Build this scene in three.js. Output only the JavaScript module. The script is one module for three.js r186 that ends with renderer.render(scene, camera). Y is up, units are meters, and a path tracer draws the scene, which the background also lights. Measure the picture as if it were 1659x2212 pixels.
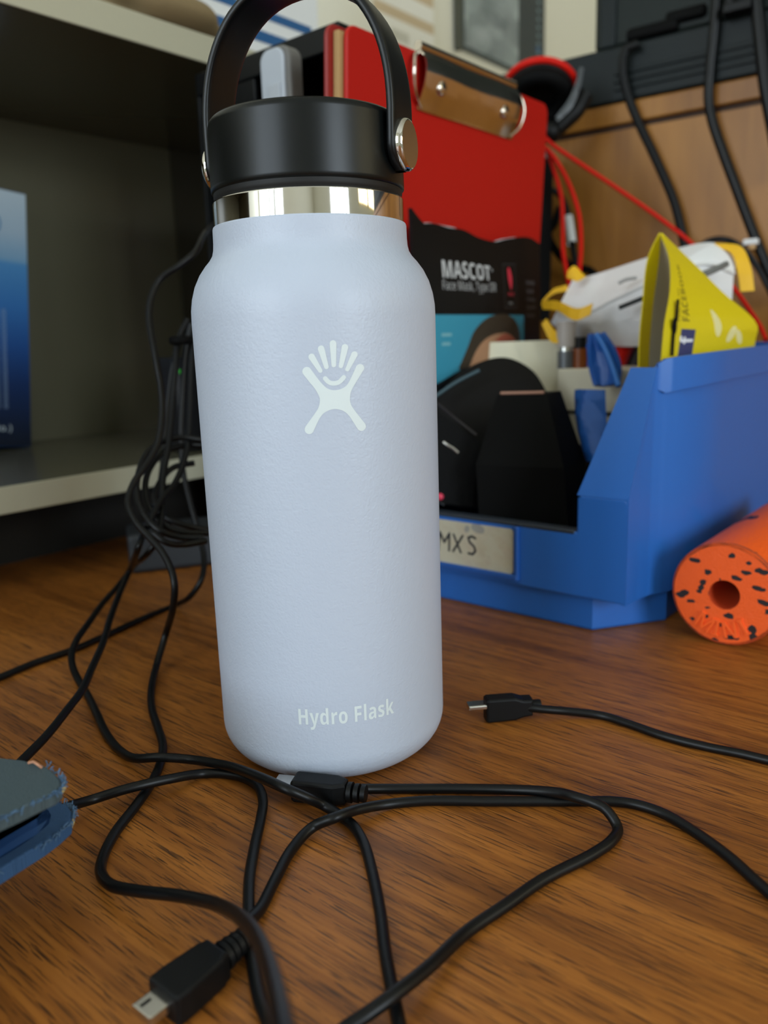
import * as THREE from 'three';
import { RoundedBoxGeometry } from 'three/addons/geometries/RoundedBoxGeometry.js';
import { TessellateModifier } from 'three/addons/modifiers/TessellateModifier.js';
import { FontLoader } from 'three/addons/loaders/FontLoader.js';
import { RectAreaLightUniformsLib } from 'three/addons/lights/RectAreaLightUniformsLib.js';
import { mergeGeometries, mergeVertices, toCreasedNormals } from 'three/addons/utils/BufferGeometryUtils.js';

// ------------------------------------------------------------------ camera, sky, light, exposure
// World: y up, desk top at y = 0, bottle at the origin; -z is the wall behind the shelf, +x the partition on the right.
const scene = new THREE.Scene();
const V = (x, y, z) => new THREE.Vector3(x, y, z);
const CAM = V(-0.2229, 0.1618, 0.2179);
const RIGHT = V(0.63689, -0.03353, 0.77022).normalize(), UPV = V(0.18284, 0.97712, -0.10866).normalize(), FWD = V(0.74896, -0.21002, -0.62845).normalize();
const FOCAL = 1725;
const camera = new THREE.PerspectiveCamera(2 * Math.atan(1106 / FOCAL) * 180 / Math.PI, 1659 / 2212, 0.02, 40);
camera.position.copy(CAM);
camera.quaternion.setFromRotationMatrix(new THREE.Matrix4().makeBasis(RIGHT, UPV, FWD.clone().negate()));
camera.focus = 0.285;
camera.userData.fStop = 8.8;
scene.add(camera);

const renderer = new THREE.WebGLRenderer({ antialias: true });
renderer.toneMapping = THREE.LinearToneMapping;
renderer.toneMappingExposure = 1.14;
renderer.shadowMap.enabled = true;
RectAreaLightUniformsLib.init();
scene.background = new THREE.Color(0.55, 0.66, 0.8);

const WIN1 = { x0: -1.0, x1: 0.06, y0: 0.18, y1: 1.35, z: 2.6, power: 10 };    // window in the wall facing the shelf
const WIN3 = { x0: 0.62, x1: 2.54, y0: 0.70, y1: 1.2, z: 2.6, power: 4.6 };      // its neighbour, behind a pale yellow roller blind
const WIN2 = { z0: -0.56, z1: 0.60, y0: 0.18, y1: 1.35, x: -2.2, power: 7 };    // window in the wall facing the partition
const DAY = new THREE.Color(0.82, 0.94, 1.04);
function skylight(w, h, from, to, power, color = DAY) {
  const l = new THREE.RectAreaLight(color, power, w, h);
  l.position.copy(from); l.lookAt(to); l.castShadow = true; scene.add(l);
}
// each window is glazed in upright panes between mullions; the daylight enters pane by pane
const panes = (a0, a1, cuts) => cuts.map(([f, g]) => [a0 + (a1 - a0) * f, a0 + (a1 - a0) * g]);
WIN1.panes = panes(WIN1.x0, WIN1.x1, [[0.03, 0.30], [0.35, 0.80], [0.86, 0.97]]);
WIN3.panes = panes(WIN3.x0, WIN3.x1, [[0.02, 0.34], [0.38, 0.66], [0.69, 0.985]]);
WIN2.panes = panes(WIN2.z0, WIN2.z1, [[0.03, 0.40], [0.46, 0.60], [0.68, 0.97]]);
for (const w of [WIN1, WIN3]) for (const [p, q] of w.panes) { const y = (w.y0 + w.y1) / 2; skylight(q - p, w.y1 - w.y0 - 0.08, V((p + q) / 2, y, w.z - 0.01), V((p + q) / 2, y, 0), w.power, w === WIN3 ? new THREE.Color(1.0, 0.88, 0.56) : DAY); }
for (const [p, q] of WIN2.panes) { const y = (WIN2.y0 + WIN2.y1) / 2; skylight(q - p, WIN2.y1 - WIN2.y0 - 0.08, V(WIN2.x + 0.01, y, (p + q) / 2), V(0, y, (p + q) / 2), WIN2.power); }

// ------------------------------------------------------------------ measuring helpers: a pixel of the 1659 x 2212 photograph to a point in the room
const ray = (px, py) => FWD.clone().addScaledVector(RIGHT, (px - 829.5) / FOCAL).addScaledVector(UPV, -(py - 1106) / FOCAL);
const at = (px, py, depth) => CAM.clone().addScaledVector(ray(px, py), depth);
const onY = (px, py, y = 0) => { const d = ray(px, py); return CAM.clone().addScaledVector(d, (y - CAM.y) / d.y); };
const onZ = (px, py, z) => { const d = ray(px, py); return CAM.clone().addScaledVector(d, (z - CAM.z) / d.z); };
const onX = (px, py, x) => { const d = ray(px, py); return CAM.clone().addScaledVector(d, (x - CAM.x) / d.x); };

// ------------------------------------------------------------------ noise and textures
let seed = 7;
const rnd = () => { seed = (seed * 1664525 + 1013904223) >>> 0; return seed / 4294967296; };
function noiseGrid(nx, ny) {
  const g = new Float32Array(nx * ny); for (let i = 0; i < g.length; i++) g[i] = rnd();
  return (u, v) => {                                                  // periodic in u and v, both 0..1
    const x = (u - Math.floor(u)) * nx, y = (v - Math.floor(v)) * ny, i = Math.floor(x), j = Math.floor(y);
    let a = x - i, b = y - j; a = a * a * (3 - 2 * a); b = b * b * (3 - 2 * b);
    const i0 = i % nx, i1 = (i + 1) % nx, j0 = j % ny, j1 = (j + 1) % ny;
    return (g[j0 * nx + i0] * (1 - a) + g[j0 * nx + i1] * a) * (1 - b) + (g[j1 * nx + i0] * (1 - a) + g[j1 * nx + i1] * a) * b;
  };
}
function dataTex(w, h, fn, srgb = true, aniso = true) {
  const d = new Uint8Array(w * h * 4);
  for (let j = 0; j < h; j++) for (let i = 0; i < w; i++) {
    const c = fn(i / w, j / h, i, j), k = (j * w + i) * 4;
    d[k] = c[0]; d[k + 1] = c[1]; d[k + 2] = c[2]; d[k + 3] = 255;
  }
  const t = new THREE.DataTexture(d, w, h);
  t.wrapS = t.wrapT = THREE.RepeatWrapping; t.magFilter = THREE.LinearFilter; t.minFilter = THREE.LinearFilter;
  if (srgb) t.colorSpace = THREE.SRGBColorSpace;
  t.needsUpdate = true; return t;
}
function canvasTex(w, h, draw) {
  const c = document.createElement('canvas'); c.width = w; c.height = h; draw(c.getContext('2d'), w, h);
  const t = new THREE.CanvasTexture(c); t.colorSpace = THREE.SRGBColorSpace; t.magFilter = THREE.LinearFilter; return t;
}
const mix = (a, b, t) => a.map((v, i) => v + (b[i] - v) * t);
const clamp = (x, a = 0, b = 1) => Math.min(b, Math.max(a, x));

// desk veneer: grain runs along z; one tile is 0.4 m across the grain by 0.6 m along it
const WOOD = (() => {
  const N = 2048, pores = new Float32Array(N * N);
  for (let p = 0; p < 21000; p++) {
    const big = rnd() < 0.20, len = big ? 20 + rnd() * 44 : 12 + rnd() * 34, wd = big ? 0.55 + rnd() * 0.65 : 0.4 + rnd() * 0.4, dark = (big ? 0.5 : 0.3) + rnd() * 0.5;
    const x0 = rnd() * N, y0 = rnd() * N, slope = (rnd() - 0.5) * 0.05;
    for (let k = 0; k < len; k++) {
      const taper = Math.sin(Math.PI * (k + 0.5) / len), hw = wd * (0.35 + 0.65 * taper);
      for (let q = -Math.ceil(hw); q <= Math.ceil(hw); q++) {
        const a = clamp(hw + 0.5 - Math.abs(q)); if (a <= 0) continue;
        const X = ((Math.round(x0 + slope * k + q) % N) + N) % N, Y = Math.round(y0 + k) % N;
        pores[Y * N + X] = Math.max(pores[Y * N + X], a * dark * (0.5 + 0.5 * taper));
      }
    }
  }
  const n1 = noiseGrid(9, 2), n2 = noiseGrid(40, 3), n3 = noiseGrid(150, 5), n4 = noiseGrid(500, 14), warp = noiseGrid(4, 3);
  const A = [174, 108, 42], B = [136, 79, 27], C = [84, 47, 16];
  const tone = (u, v) => { const w = u + 0.02 * (warp(u, v) - 0.5); return 0.24 * n1(w, v) + 0.20 * n2(w, v) + 0.28 * n3(w, v) + 0.28 * n4(w, v); };
  const map = dataTex(N, N, (u, v, i, j) => {
    let c = mix(A, B, clamp((tone(u, v) - 0.28) * 2.3));
    const streak = clamp((n3(u, v) * n2(u, v) - 0.40) * 3.0); c = mix(c, C, 0.42 * streak);
    return mix(c, [38, 22, 11], clamp(pores[j * N + i] * 0.95));
  });
  const bump = dataTex(1024, 1024, (u, v, i, j) => { const p = pores[(j * 2) * N + i * 2], g = 200 - 170 * p - 18 * n4(u, v); return [g, g, g]; }, false);
  return { map, bump };
})();
const speckle = (() => { const a = noiseGrid(128, 128), b = noiseGrid(60, 60); return dataTex(512, 512, (u, v) => { const g = 255 * (0.6 * a(u, v) + 0.4 * b(u, v)); return [g, g, g]; }, false); })();
const blotch = (() => { const a = noiseGrid(8, 5), b = noiseGrid(30, 9), c = noiseGrid(120, 14); return dataTex(512, 512, (u, v) => { const t = 0.5 * a(u, v) + 0.3 * b(u, v) + 0.2 * c(u, v); return mix([170, 116, 48], [142, 92, 33], clamp((t - 0.25) * 1.9)); }); })();

// ------------------------------------------------------------------ materials
const mat = (color, roughness = 0.5, o = {}) => new THREE.MeshPhysicalMaterial({ color, roughness, side: THREE.DoubleSide, ...o });
const texRep = (t, x, y) => { const c = t.clone(); c.repeat.set(x, y); c.needsUpdate = true; return c; };
const M = {
  desk: mat(0xffffff, 0.42, { map: WOOD.map, bumpMap: WOOD.bump, bumpScale: 0.00018, specularIntensity: 0.9 }),
  deskEdge: mat(0x6b3d1a, 0.5),
  wallPaint: mat(0xe8e5d6, 0.8), ceiling: mat(0xd9d7cc, 0.9), floor: mat(0x5d5a55, 0.7),
  frame: mat(0xe6e4dc, 0.4), blind: mat(0xe8d9a0, 0.9, { transmission: 0.5, thickness: 0 }), pane: new THREE.MeshPhysicalMaterial({ color: 0xffffff, roughness: 0.02, transmission: 1, thickness: 0 }),
  shelf: mat(0xb9b49c, 0.34, { clearcoat: 0.25, clearcoatRoughness: 0.25 }), shelfInShaded: mat(0x66624e, 0.22, { specularIntensity: 1 }), shelfShadeStrip: mat(0x3a3628, 0.5), shelfDark: mat(0x1c1812, 0.8),  // cubby faces and strip: shelf cream darkened, the cubby shade put into the colour
  powder: mat(new THREE.Color(0.50, 0.55, 0.648), 0.42, { bumpMap: texRep(speckle, 4, 4), bumpScale: 0.00008, specularIntensity: 0.85 }),
  print: mat(new THREE.Color(0.70, 0.765, 0.765), 0.5),
  steel: mat(0xdedad4, 0.06, { metalness: 1 }), brushed: mat(0xb9a890, 0.28, { metalness: 1 }), chrome: mat(0xd8cdbf, 0.12, { metalness: 1 }),
  capBlack: mat(0x090c0c, 0.34, { specularIntensity: 0.6 }), gap: mat(0x070707, 0.6), strap: mat(0x0c0e0f, 0.38, { specularIntensity: 0.7 }),
  cable: mat(0x08090a, 0.4, { specularIntensity: 0.6 }), cableDull: mat(0x0e0f10, 0.55, { specularIntensity: 0.5 }), plug: mat(0x08090a, 0.5, { specularIntensity: 0.5 }), plugMetal: mat(0xcfccc6, 0.22, { metalness: 1 }),
  blackPlastic: mat(0x090a0a, 0.5, { specularIntensity: 0.5 }), blackMatte: mat(0x060606, 0.7, { specularIntensity: 0.25 }), darkCase: mat(0x111a17, 0.5, { specularIntensity: 0.5 }), darkRail: mat(0x11191a, 0.5, { specularIntensity: 0.5 }),
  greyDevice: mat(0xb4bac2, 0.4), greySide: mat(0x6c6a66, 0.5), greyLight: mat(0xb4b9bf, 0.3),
  red: mat(0xb8180f, 0.45, { specularIntensity: 0.5 }), redDark: mat(0x8f130e, 0.5), board: mat(0xb08d5c, 0.8), redCable: mat(0xd61a0c, 0.5, { specularIntensity: 0.4 }),
  orangeWood: mat(0xffffff, 0.4, { map: texRep(blotch, 1, 1), specularIntensity: 0.7 }), orangeGroove: mat(0x3a2008, 0.7),
  blueBin: mat(0x2668bd, 0.36, { specularIntensity: 1 }), bluePlastic: mat(0x1f57a6, 0.4), blueCap: mat(0x2a6fc0, 0.4),
  cream: mat(0xe6dfc4, 0.4), carton: mat(0xd8d0b8, 0.7), yellow: mat(0xe6d010, 0.4), yellowStrap: mat(0xe9b41a, 0.6), greyInner: mat(0xb9b8ac, 0.8),
  maskWhite: mat(0xefefef, 0.85), tan: mat(0x85714f, 0.85), white: mat(0xe8e8e6, 0.6), blueStripe: mat(0x215a8e, 0.5), tape: mat(0xd8d9d6, 0.5),
  clothBlue: mat(0x2c5078, 0.75, { bumpMap: texRep(speckle, 3, 3), bumpScale: 0.0003 }), clothTop: mat(0x46565c, 0.6, { bumpMap: texRep(speckle, 3, 3), bumpScale: 0.0003 }), clothIn: mat(0x225392, 0.7), thread: mat(0x4c6a88, 0.8), strawboard: mat(0xc9b679, 0.8),
  amber: mat(0x7a3c10, 0.3), silver: mat(0xbdbab3, 0.2, { metalness: 0.8 }), pink: mat(0xe0405c, 0.5), led: mat(0x0c3a0c, 0.4, { emissive: 0x35ff35, emissiveIntensity: 0.35 }),
};

// ------------------------------------------------------------------ building helpers
const used = {};
const numbered = (n) => { const k = used[n] = (used[n] ?? -1) + 1; return k ? `${n}_${String(k).padStart(3, '0')}` : n; };
function thing(name, label, category, base = V(0, 0, 0), group) {
  const o = new THREE.Group(); o.name = numbered(name); o.position.copy(base); scene.add(o);
  o.userData = { label, category }; if (group) o.userData.group = group;
  return o;
}
// adds a part; its geometry is given in the room's coordinates (world = true) or in the thing's own
function part(name, geo, m, parent, { label, world = true, kind } = {}) {
  const o = new THREE.Mesh(geo, m); o.name = name; o.castShadow = o.receiveShadow = true;
  if (world) { const p = V(0, 0, 0); for (let q = parent; q && q !== scene; q = q.parent) p.add(q.position); o.geometry = geo.clone().translate(-p.x, -p.y, -p.z); }
  if (label) o.userData.label = label; if (kind) o.userData.kind = kind;
  parent.add(o); return o;
}
function structure(name, geo, m) { const o = part(name, geo, m, scene); o.userData.kind = 'structure'; return o; }
const box = (x0, x1, y0, y1, z0, z1, r = 0) => {
  const w = x1 - x0, h = y1 - y0, d = z1 - z0;
  const g = r > 0 ? new RoundedBoxGeometry(w, h, d, 3, Math.min(r, w / 2.01, h / 2.01, d / 2.01)) : new THREE.BoxGeometry(w, h, d);
  return g.translate((x0 + x1) / 2, (y0 + y1) / 2, (z0 + z1) / 2);
};
const plain = (g) => { const q = g.index ? g.toNonIndexed() : g; for (const k of Object.keys(q.attributes)) if (!['position', 'normal', 'uv'].includes(k)) q.deleteAttribute(k); return q; };
const merge = (...gs) => mergeGeometries(gs.map(plain));
const tube = (pts, r, seg = pts.length * 10, radial = 12, closed = false, tension = 0.5) => new THREE.TubeGeometry(new THREE.CatmullRomCurve3(pts, closed, 'centripetal', tension), seg, r, radial, closed);
const ball = (p, r) => new THREE.SphereGeometry(r, 14, 10).translate(p.x, p.y, p.z);
function poly(points, depth, bevel = 0, seg = 2) {                       // points are [a, b] pairs; extruded along +c from 0 to depth
  const s = new THREE.Shape(points.map(([a, b]) => new THREE.Vector2(a, b)));
  return new THREE.ExtrudeGeometry(s, { depth: depth - 2 * bevel, bevelEnabled: bevel > 0, bevelThickness: bevel, bevelSize: bevel, bevelOffset: -bevel, bevelSegments: seg, curveSegments: 12 }).translate(0, 0, bevel);
}
function frameGeo(g, o, a, b, c) { return g.applyMatrix4(new THREE.Matrix4().makeBasis(a, b, c).setPosition(o)); }   // (a, b, c) axes at o
function roundRect(x0, x1, y0, y1, r) {
  const p = []; for (const [cx, cy, a0] of [[x1 - r, y1 - r, 0], [x0 + r, y1 - r, 90], [x0 + r, y0 + r, 180], [x1 - r, y0 + r, 270]]) for (let k = 0; k <= 6; k++) { const a = (a0 + 15 * k) * Math.PI / 180; p.push([cx + r * Math.cos(a), cy + r * Math.sin(a)]); }
  return p;
}
// solid sheet through a grid of points P(u, v), thickness given along the local normal (towards -n)
function sheet(P, nu, nv, thick, uvScale = [1, 1]) {
  const grid = [], pos = [], uv = [], idx = [], e = 1e-3;
  for (let j = 0; j <= nv; j++) for (let i = 0; i <= nu; i++) grid.push(P(i / nu, j / nv));
  const nrm = grid.map((p, k) => {
    const i = k % (nu + 1), j = Math.floor(k / (nu + 1));
    const a = grid[j * (nu + 1) + Math.min(nu, i + 1)].clone().sub(grid[j * (nu + 1) + Math.max(0, i - 1)]);
    const b = grid[Math.min(nv, j + 1) * (nu + 1) + i].clone().sub(grid[Math.max(0, j - 1) * (nu + 1) + i]);
    return a.cross(b).normalize();
  });
  const n = grid.length;
  for (let s = 0; s < 2; s++) grid.forEach((p, k) => {
    const q = s ? p.clone().addScaledVector(nrm[k], -thick) : p; pos.push(q.x, q.y, q.z);
    uv.push((k % (nu + 1)) / nu * uvScale[0], Math.floor(k / (nu + 1)) / nv * uvScale[1]);
  });
  for (let j = 0; j < nv; j++) for (let i = 0; i < nu; i++) {
    const a = j * (nu + 1) + i, b = a + 1, c = a + nu + 1, d = c + 1;
    idx.push(a, b, d, a, d, c, n + a, n + d, n + b, n + a, n + c, n + d);
  }
  const rim = (a, b) => idx.push(a, n + a, b, b, n + a, n + b);
  for (let i = 0; i < nu; i++) { rim(i, i + 1); rim(nv * (nu + 1) + i + 1, nv * (nu + 1) + i); }
  for (let j = 0; j < nv; j++) { rim((j + 1) * (nu + 1), j * (nu + 1)); rim(j * (nu + 1) + nu, (j + 1) * (nu + 1) + nu); }
  const g = new THREE.BufferGeometry();
  g.setAttribute('position', new THREE.Float32BufferAttribute(pos, 3)); g.setAttribute('uv', new THREE.Float32BufferAttribute(uv, 2)); g.setIndex(idx);
  return toCreasedNormals(g, 0.7);
}
// a curve through [px, py, depth] triples, as a function of 0..1
const pixelCurve = (pts) => { const c = new THREE.CatmullRomCurve3(pts.map(([x, y, k]) => at(x, y, k)), false, 'centripetal'); return (t) => c.getPoint(t); };
// a sheet between two such curves (v = 0 at the first, 1 at the second), pushed towards the viewer by bulge in the middle
function between(lowPts, highPts, bulge, thick, nu = 24, nv = 12) {
  const lo = pixelCurve(lowPts), hi = pixelCurve(highPts);
  return sheet((u, v) => { const p = lo(u).lerp(hi(u), v); return p.addScaledVector(CAM.clone().sub(p).normalize(), bulge * Math.pow(Math.sin(Math.PI * v), 0.7) * Math.pow(Math.sin(Math.PI * clamp(u, 0.02, 0.98)), 0.5)); }, nu, nv, thick);
}

// ------------------------------------------------------------------ the room
const ROOM = { x0: -2.2, x1: 2.6, y0: -0.74, y1: 1.95, z0: -0.62, z1: 2.6 }, T = 0.12;
structure('floor', box(ROOM.x0 - T, ROOM.x1 + T, ROOM.y0 - T, ROOM.y0, ROOM.z0 - T, ROOM.z1 + T), M.floor);
structure('ceiling', box(ROOM.x0 - T, ROOM.x1 + T, ROOM.y1, ROOM.y1 + T, ROOM.z0 - T, ROOM.z1 + T), M.ceiling);
structure('wall_back', box(ROOM.x0 - T, ROOM.x1 + T, ROOM.y0, ROOM.y1, ROOM.z0 - T, ROOM.z0), M.wallPaint);
structure('wall_right', box(ROOM.x1, ROOM.x1 + T, ROOM.y0, ROOM.y1, ROOM.z0, ROOM.z1), M.wallPaint);
structure('wall_front', merge(box(ROOM.x0 - T, WIN1.x0, ROOM.y0, ROOM.y1, ROOM.z1, ROOM.z1 + T), box(WIN1.x1, WIN3.x0, ROOM.y0, ROOM.y1, ROOM.z1, ROOM.z1 + T), box(WIN3.x1, ROOM.x1 + T, ROOM.y0, ROOM.y1, ROOM.z1, ROOM.z1 + T),
  ...[WIN1, WIN3].flatMap((w) => [box(w.x0, w.x1, ROOM.y0, w.y0, ROOM.z1, ROOM.z1 + T), box(w.x0, w.x1, w.y1, ROOM.y1, ROOM.z1, ROOM.z1 + T)])), M.wallPaint);
structure('wall_left', merge(box(ROOM.x0 - T, ROOM.x0, ROOM.y0, ROOM.y1, ROOM.z0, WIN2.z0), box(ROOM.x0 - T, ROOM.x0, ROOM.y0, ROOM.y1, WIN2.z1, ROOM.z1),
  box(ROOM.x0 - T, ROOM.x0, ROOM.y0, WIN2.y0, WIN2.z0, WIN2.z1), box(ROOM.x0 - T, ROOM.x0, WIN2.y1, ROOM.y1, WIN2.z0, WIN2.z1)), M.wallPaint);
for (const [n, w, x] of [['window_1', WIN1, false], ['window_2', WIN2, true], ['window_3', WIN3, false]]) {
  const o = new THREE.Group(); o.name = n; o.userData.kind = 'structure'; scene.add(o);
  const a0 = x ? w.z0 : w.x0, a1 = x ? w.z1 : w.x1;
  const bar = (p, q, y0, y1) => x ? box(w.x - 0.08, w.x - 0.03, y0, y1, p, q) : box(p, q, y0, y1, w.z + 0.03, w.z + 0.08);
  const edges = [a0, ...w.panes.flat(), a1], bars = [bar(a0, a1, w.y0, w.y0 + 0.04), bar(a0, a1, w.y1 - 0.04, w.y1)];
  for (let k = 0; k < edges.length; k += 2) bars.push(bar(edges[k], edges[k + 1], w.y0, w.y1));
  part('window_frame', merge(...bars), M.frame, o);
  if (w === WIN3) part('roller_blind', box(a0, a1, w.y0, w.y1, w.z + 0.005, w.z + 0.0062), M.blind, o);
  part('pane', x ? box(w.x - 0.058, w.x - 0.054, w.y0, w.y1, a0, a1) : box(a0, a1, w.y0, w.y1, w.z + 0.054, w.z + 0.058), M.pane, o);
}

// ------------------------------------------------------------------ desk
{
  const t = thing('desk', 'brown wood-grain desk under the bottle and cables', 'desk', V(0, -0.74, 0));
  const g = new RoundedBoxGeometry(1.40, 0.03, 1.40, 3, 0.004).translate(-0.15, -0.015, 0.1);
  const p = g.attributes.position, uv = g.attributes.uv;
  for (let i = 0; i < p.count; i++) uv.setXY(i, p.getX(i) / 0.4, p.getZ(i) / 0.6);
  part('desk_top', g, M.desk, t);
  for (const x of [-0.8, 0.48]) part('leg', box(x, x + 0.03, -0.74, -0.03, -0.45, 0.7, 0.003), M.deskEdge, t);
}

// ------------------------------------------------------------------ shelf unit along the back wall
const SH = { z: -0.315, x0: -0.62, x1: 0.50, b0: 0.056, b1: 0.0745, t0: 0.3765, t1: 0.397, back: -0.58 };
{
  const t = thing('shelf_unit', 'cream painted shelf unit with an open cubby raised above the desk', 'shelf', V(0, 0, SH.back));
  part('bottom_board', box(SH.x0, SH.x1 + 0.018, SH.b0, SH.b1, SH.back, SH.z - 0.002, 0.0008), M.shelfInShaded, t);
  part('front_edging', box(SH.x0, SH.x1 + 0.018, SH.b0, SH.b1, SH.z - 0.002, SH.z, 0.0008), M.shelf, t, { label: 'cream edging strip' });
  part('top_board', box(SH.x0, SH.x1 + 0.018, SH.t0, SH.t1, SH.back, SH.z - 0.002, 0.0008), M.shelfInShaded, t);
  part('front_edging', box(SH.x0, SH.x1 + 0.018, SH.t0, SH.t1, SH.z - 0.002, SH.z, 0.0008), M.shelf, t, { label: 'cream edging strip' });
  part('back_panel', box(SH.x0, SH.x1, SH.b1, SH.t0, SH.back, SH.back + 0.012), M.shelfInShaded, t);
  for (const x of [SH.x1, SH.x0]) part('end_panel', box(x, x + 0.018, SH.b1, SH.t0, SH.back, SH.z - 0.002), M.shelfInShaded, t);
  part('shade_strip', box(0.363, 0.44, SH.b1, SH.t0, SH.back + 0.012, SH.back + 0.016), M.shelfShadeStrip, t);  // added dark strip, stands in for the shaded end of the cubby
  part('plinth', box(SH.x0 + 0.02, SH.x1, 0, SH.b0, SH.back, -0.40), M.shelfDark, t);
}

// ------------------------------------------------------------------ desk partition on the right, with its black rail
const PART = V(0.59, 0, 0.035), PA = 4 * Math.PI / 180;
const PN = V(Math.cos(PA), 0, -Math.sin(PA)), PT = V(Math.sin(PA), 0, Math.cos(PA)), PY = V(0, 1, 0);
const onP = (px, py, off = 0) => { const d = ray(px, py), o = PART.clone().addScaledVector(PN, -off); return CAM.clone().addScaledVector(d, o.clone().sub(CAM).dot(PN) / d.dot(PN)); };
const inP = (g) => frameGeo(g, PART, PN, PY, PT);                        // local x away from the viewer, y up, z along the partition towards the front
const pz = (p) => p.clone().sub(PART).dot(PT);
{
  const t = thing('desk_partition', 'orange-brown wooden desk partition with a dark groove near its top', 'partition', PART.clone());
  const pg = inP(box(0, 0.025, -0.74, 0.355, -0.5, 1.0)); { const p = pg.attributes.position, uv = pg.attributes.uv; for (let i = 0; i < p.count; i++) uv.setXY(i, p.getZ(i) / 0.5 + 0.3, p.getY(i) / 0.6); }
  part('panel', pg, M.orangeWood, t);
  const rg = inP(box(-0.001, 0.026, 0.3605, 0.380, -0.5, 1.0, 0.002)); { const p = rg.attributes.position, uv = rg.attributes.uv; for (let i = 0; i < p.count; i++) uv.setXY(i, p.getZ(i) / 0.5, p.getY(i) / 0.6); }
  part('top_strip', rg, M.orangeWood, t);
  part('groove', inP(box(0.004, 0.022, 0.354, 0.3615, -0.5, 1.0)), M.orangeGroove, t);
}
{
  const z0 = pz(onP(1180, 140)), base = onP(1500, 200).setY(0.38);
  const t = thing('cable_rail', 'dark grooved cable rail lying along the top of the wooden partition', 'rail', base);
  part('rail_body', inP(box(-0.004, 0.06, 0.380, 0.430, z0 - 0.09, 0.9, 0.003)), M.darkRail, t);
  for (const y of [0.3895, 0.3965, 0.4035]) part('ridge', inP(box(-0.0062, -0.003, y, y + 0.004, pz(onP(1330, 190)), 0.9, 0.0009)), M.darkRail, t);
  const u = thing('equipment_case', 'dark green-black equipment case standing on the rail at the top right', 'case', onP(1500, 100).setY(0.43));
  const e0 = pz(onP(1283, 60));
  part('case_body', inP(box(0.002, 0.09, 0.431, 0.66, e0, 0.9, 0.004)), M.darkCase, u);
  part('edge_strip', inP(box(-0.0015, 0.004, 0.431, 0.66, e0 + 0.006, e0 + 0.022, 0.002)), M.darkRail, u, { label: 'greyer vertical strip along the left edge' });
  const l0 = pz(onP(1355, 90)), l1 = pz(onP(1465, 75)), l2 = pz(onP(1525, 60));
  part('latch', inP(merge(box(-0.006, 0.004, 0.431, 0.4425, l0, l1, 0.004), box(-0.004, 0.004, 0.438, 0.449, l1 - 0.012, l2, 0.004))), M.blackMatte, u);
}

// ------------------------------------------------------------------ back wall papers
function wallSheet(name, label, category, quad, z, draw, w, h, thick = 0.0012, frame) {
  const [tl, tr, br, bl] = quad.map(([x, y]) => onZ(x, y, z));
  const x0 = bl.x, x1 = br.x, y0 = (bl.y + br.y) / 2, y1 = Math.max(tl.y, tr.y) + 0.06;
  const t = thing(name, label, category, V((x0 + x1) / 2, y0, z));
  const m = mat(0xffffff, 0.55, { map: canvasTex(w, h, draw) });
  part('sheet', box(x0, x1, y0, y1, z - thick, z), m, t);
  if (frame) part('frame', box(x0 - 0.012, x0, y0 - 0.006, y1, z - thick, z + 0.004, 0.002), frame, t);
}
wallSheet('wall_print', 'white sheet with two faded brown bands on the wall above the red clipboard', 'print', [[812, 0], [940, 0], [938, 125], [812, 82]], ROOM.z0 + 0.004, (c, w, h) => {
  c.fillStyle = '#f0eee6'; c.fillRect(0, 0, w, h); c.fillStyle = '#cdb898'; c.fillRect(0, h * 0.66, w, h * 0.1); c.fillRect(0, h * 0.30, w, h * 0.2);
  c.fillStyle = '#cfcdc2'; c.fillRect(w * 0.25, h * 0.86, w * 0.3, h * 0.1);
}, 256, 256, 0.003);
wallSheet('poster', 'grey photo poster with a dark printed margin on the wall behind the headphones', 'poster', [[993, 0], [1170, 0], [1176, 158], [994, 132]], ROOM.z0 + 0.006, (c, w, h) => {
  c.fillStyle = '#b9c4c4'; c.fillRect(0, 0, w, h);
  for (let k = 0; k < 160; k++) { const x = rnd() * w * 0.5, y = rnd() * h, g = 90 + rnd() * 90; c.fillStyle = `rgba(${g},${g + 10},${g + 12},0.35)`; c.beginPath(); c.ellipse(x + w * 0.1, y, 8 + rnd() * 26, 12 + rnd() * 46, rnd() * 3, 0, 7); c.fill(); }
  c.fillStyle = '#31393d'; c.fillRect(w * 0.66, 0, w * 0.34, h); c.fillStyle = '#3a4448'; c.fillRect(0, 0, w * 0.05, h); c.fillRect(0, h * 0.97, w, h * 0.03);
  c.fillStyle = '#2b5687'; c.fillRect(w * 0.89, h * 0.70, w * 0.05, h * 0.06);
  c.fillStyle = '#6f8791'; for (let k = 0; k < 12; k++) c.fillRect(w * 0.9, h * (0.1 + 0.07 * k), w * 0.035, h * 0.03);
}, 256, 256, 0.004, mat(0x45473a, 0.5));

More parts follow.
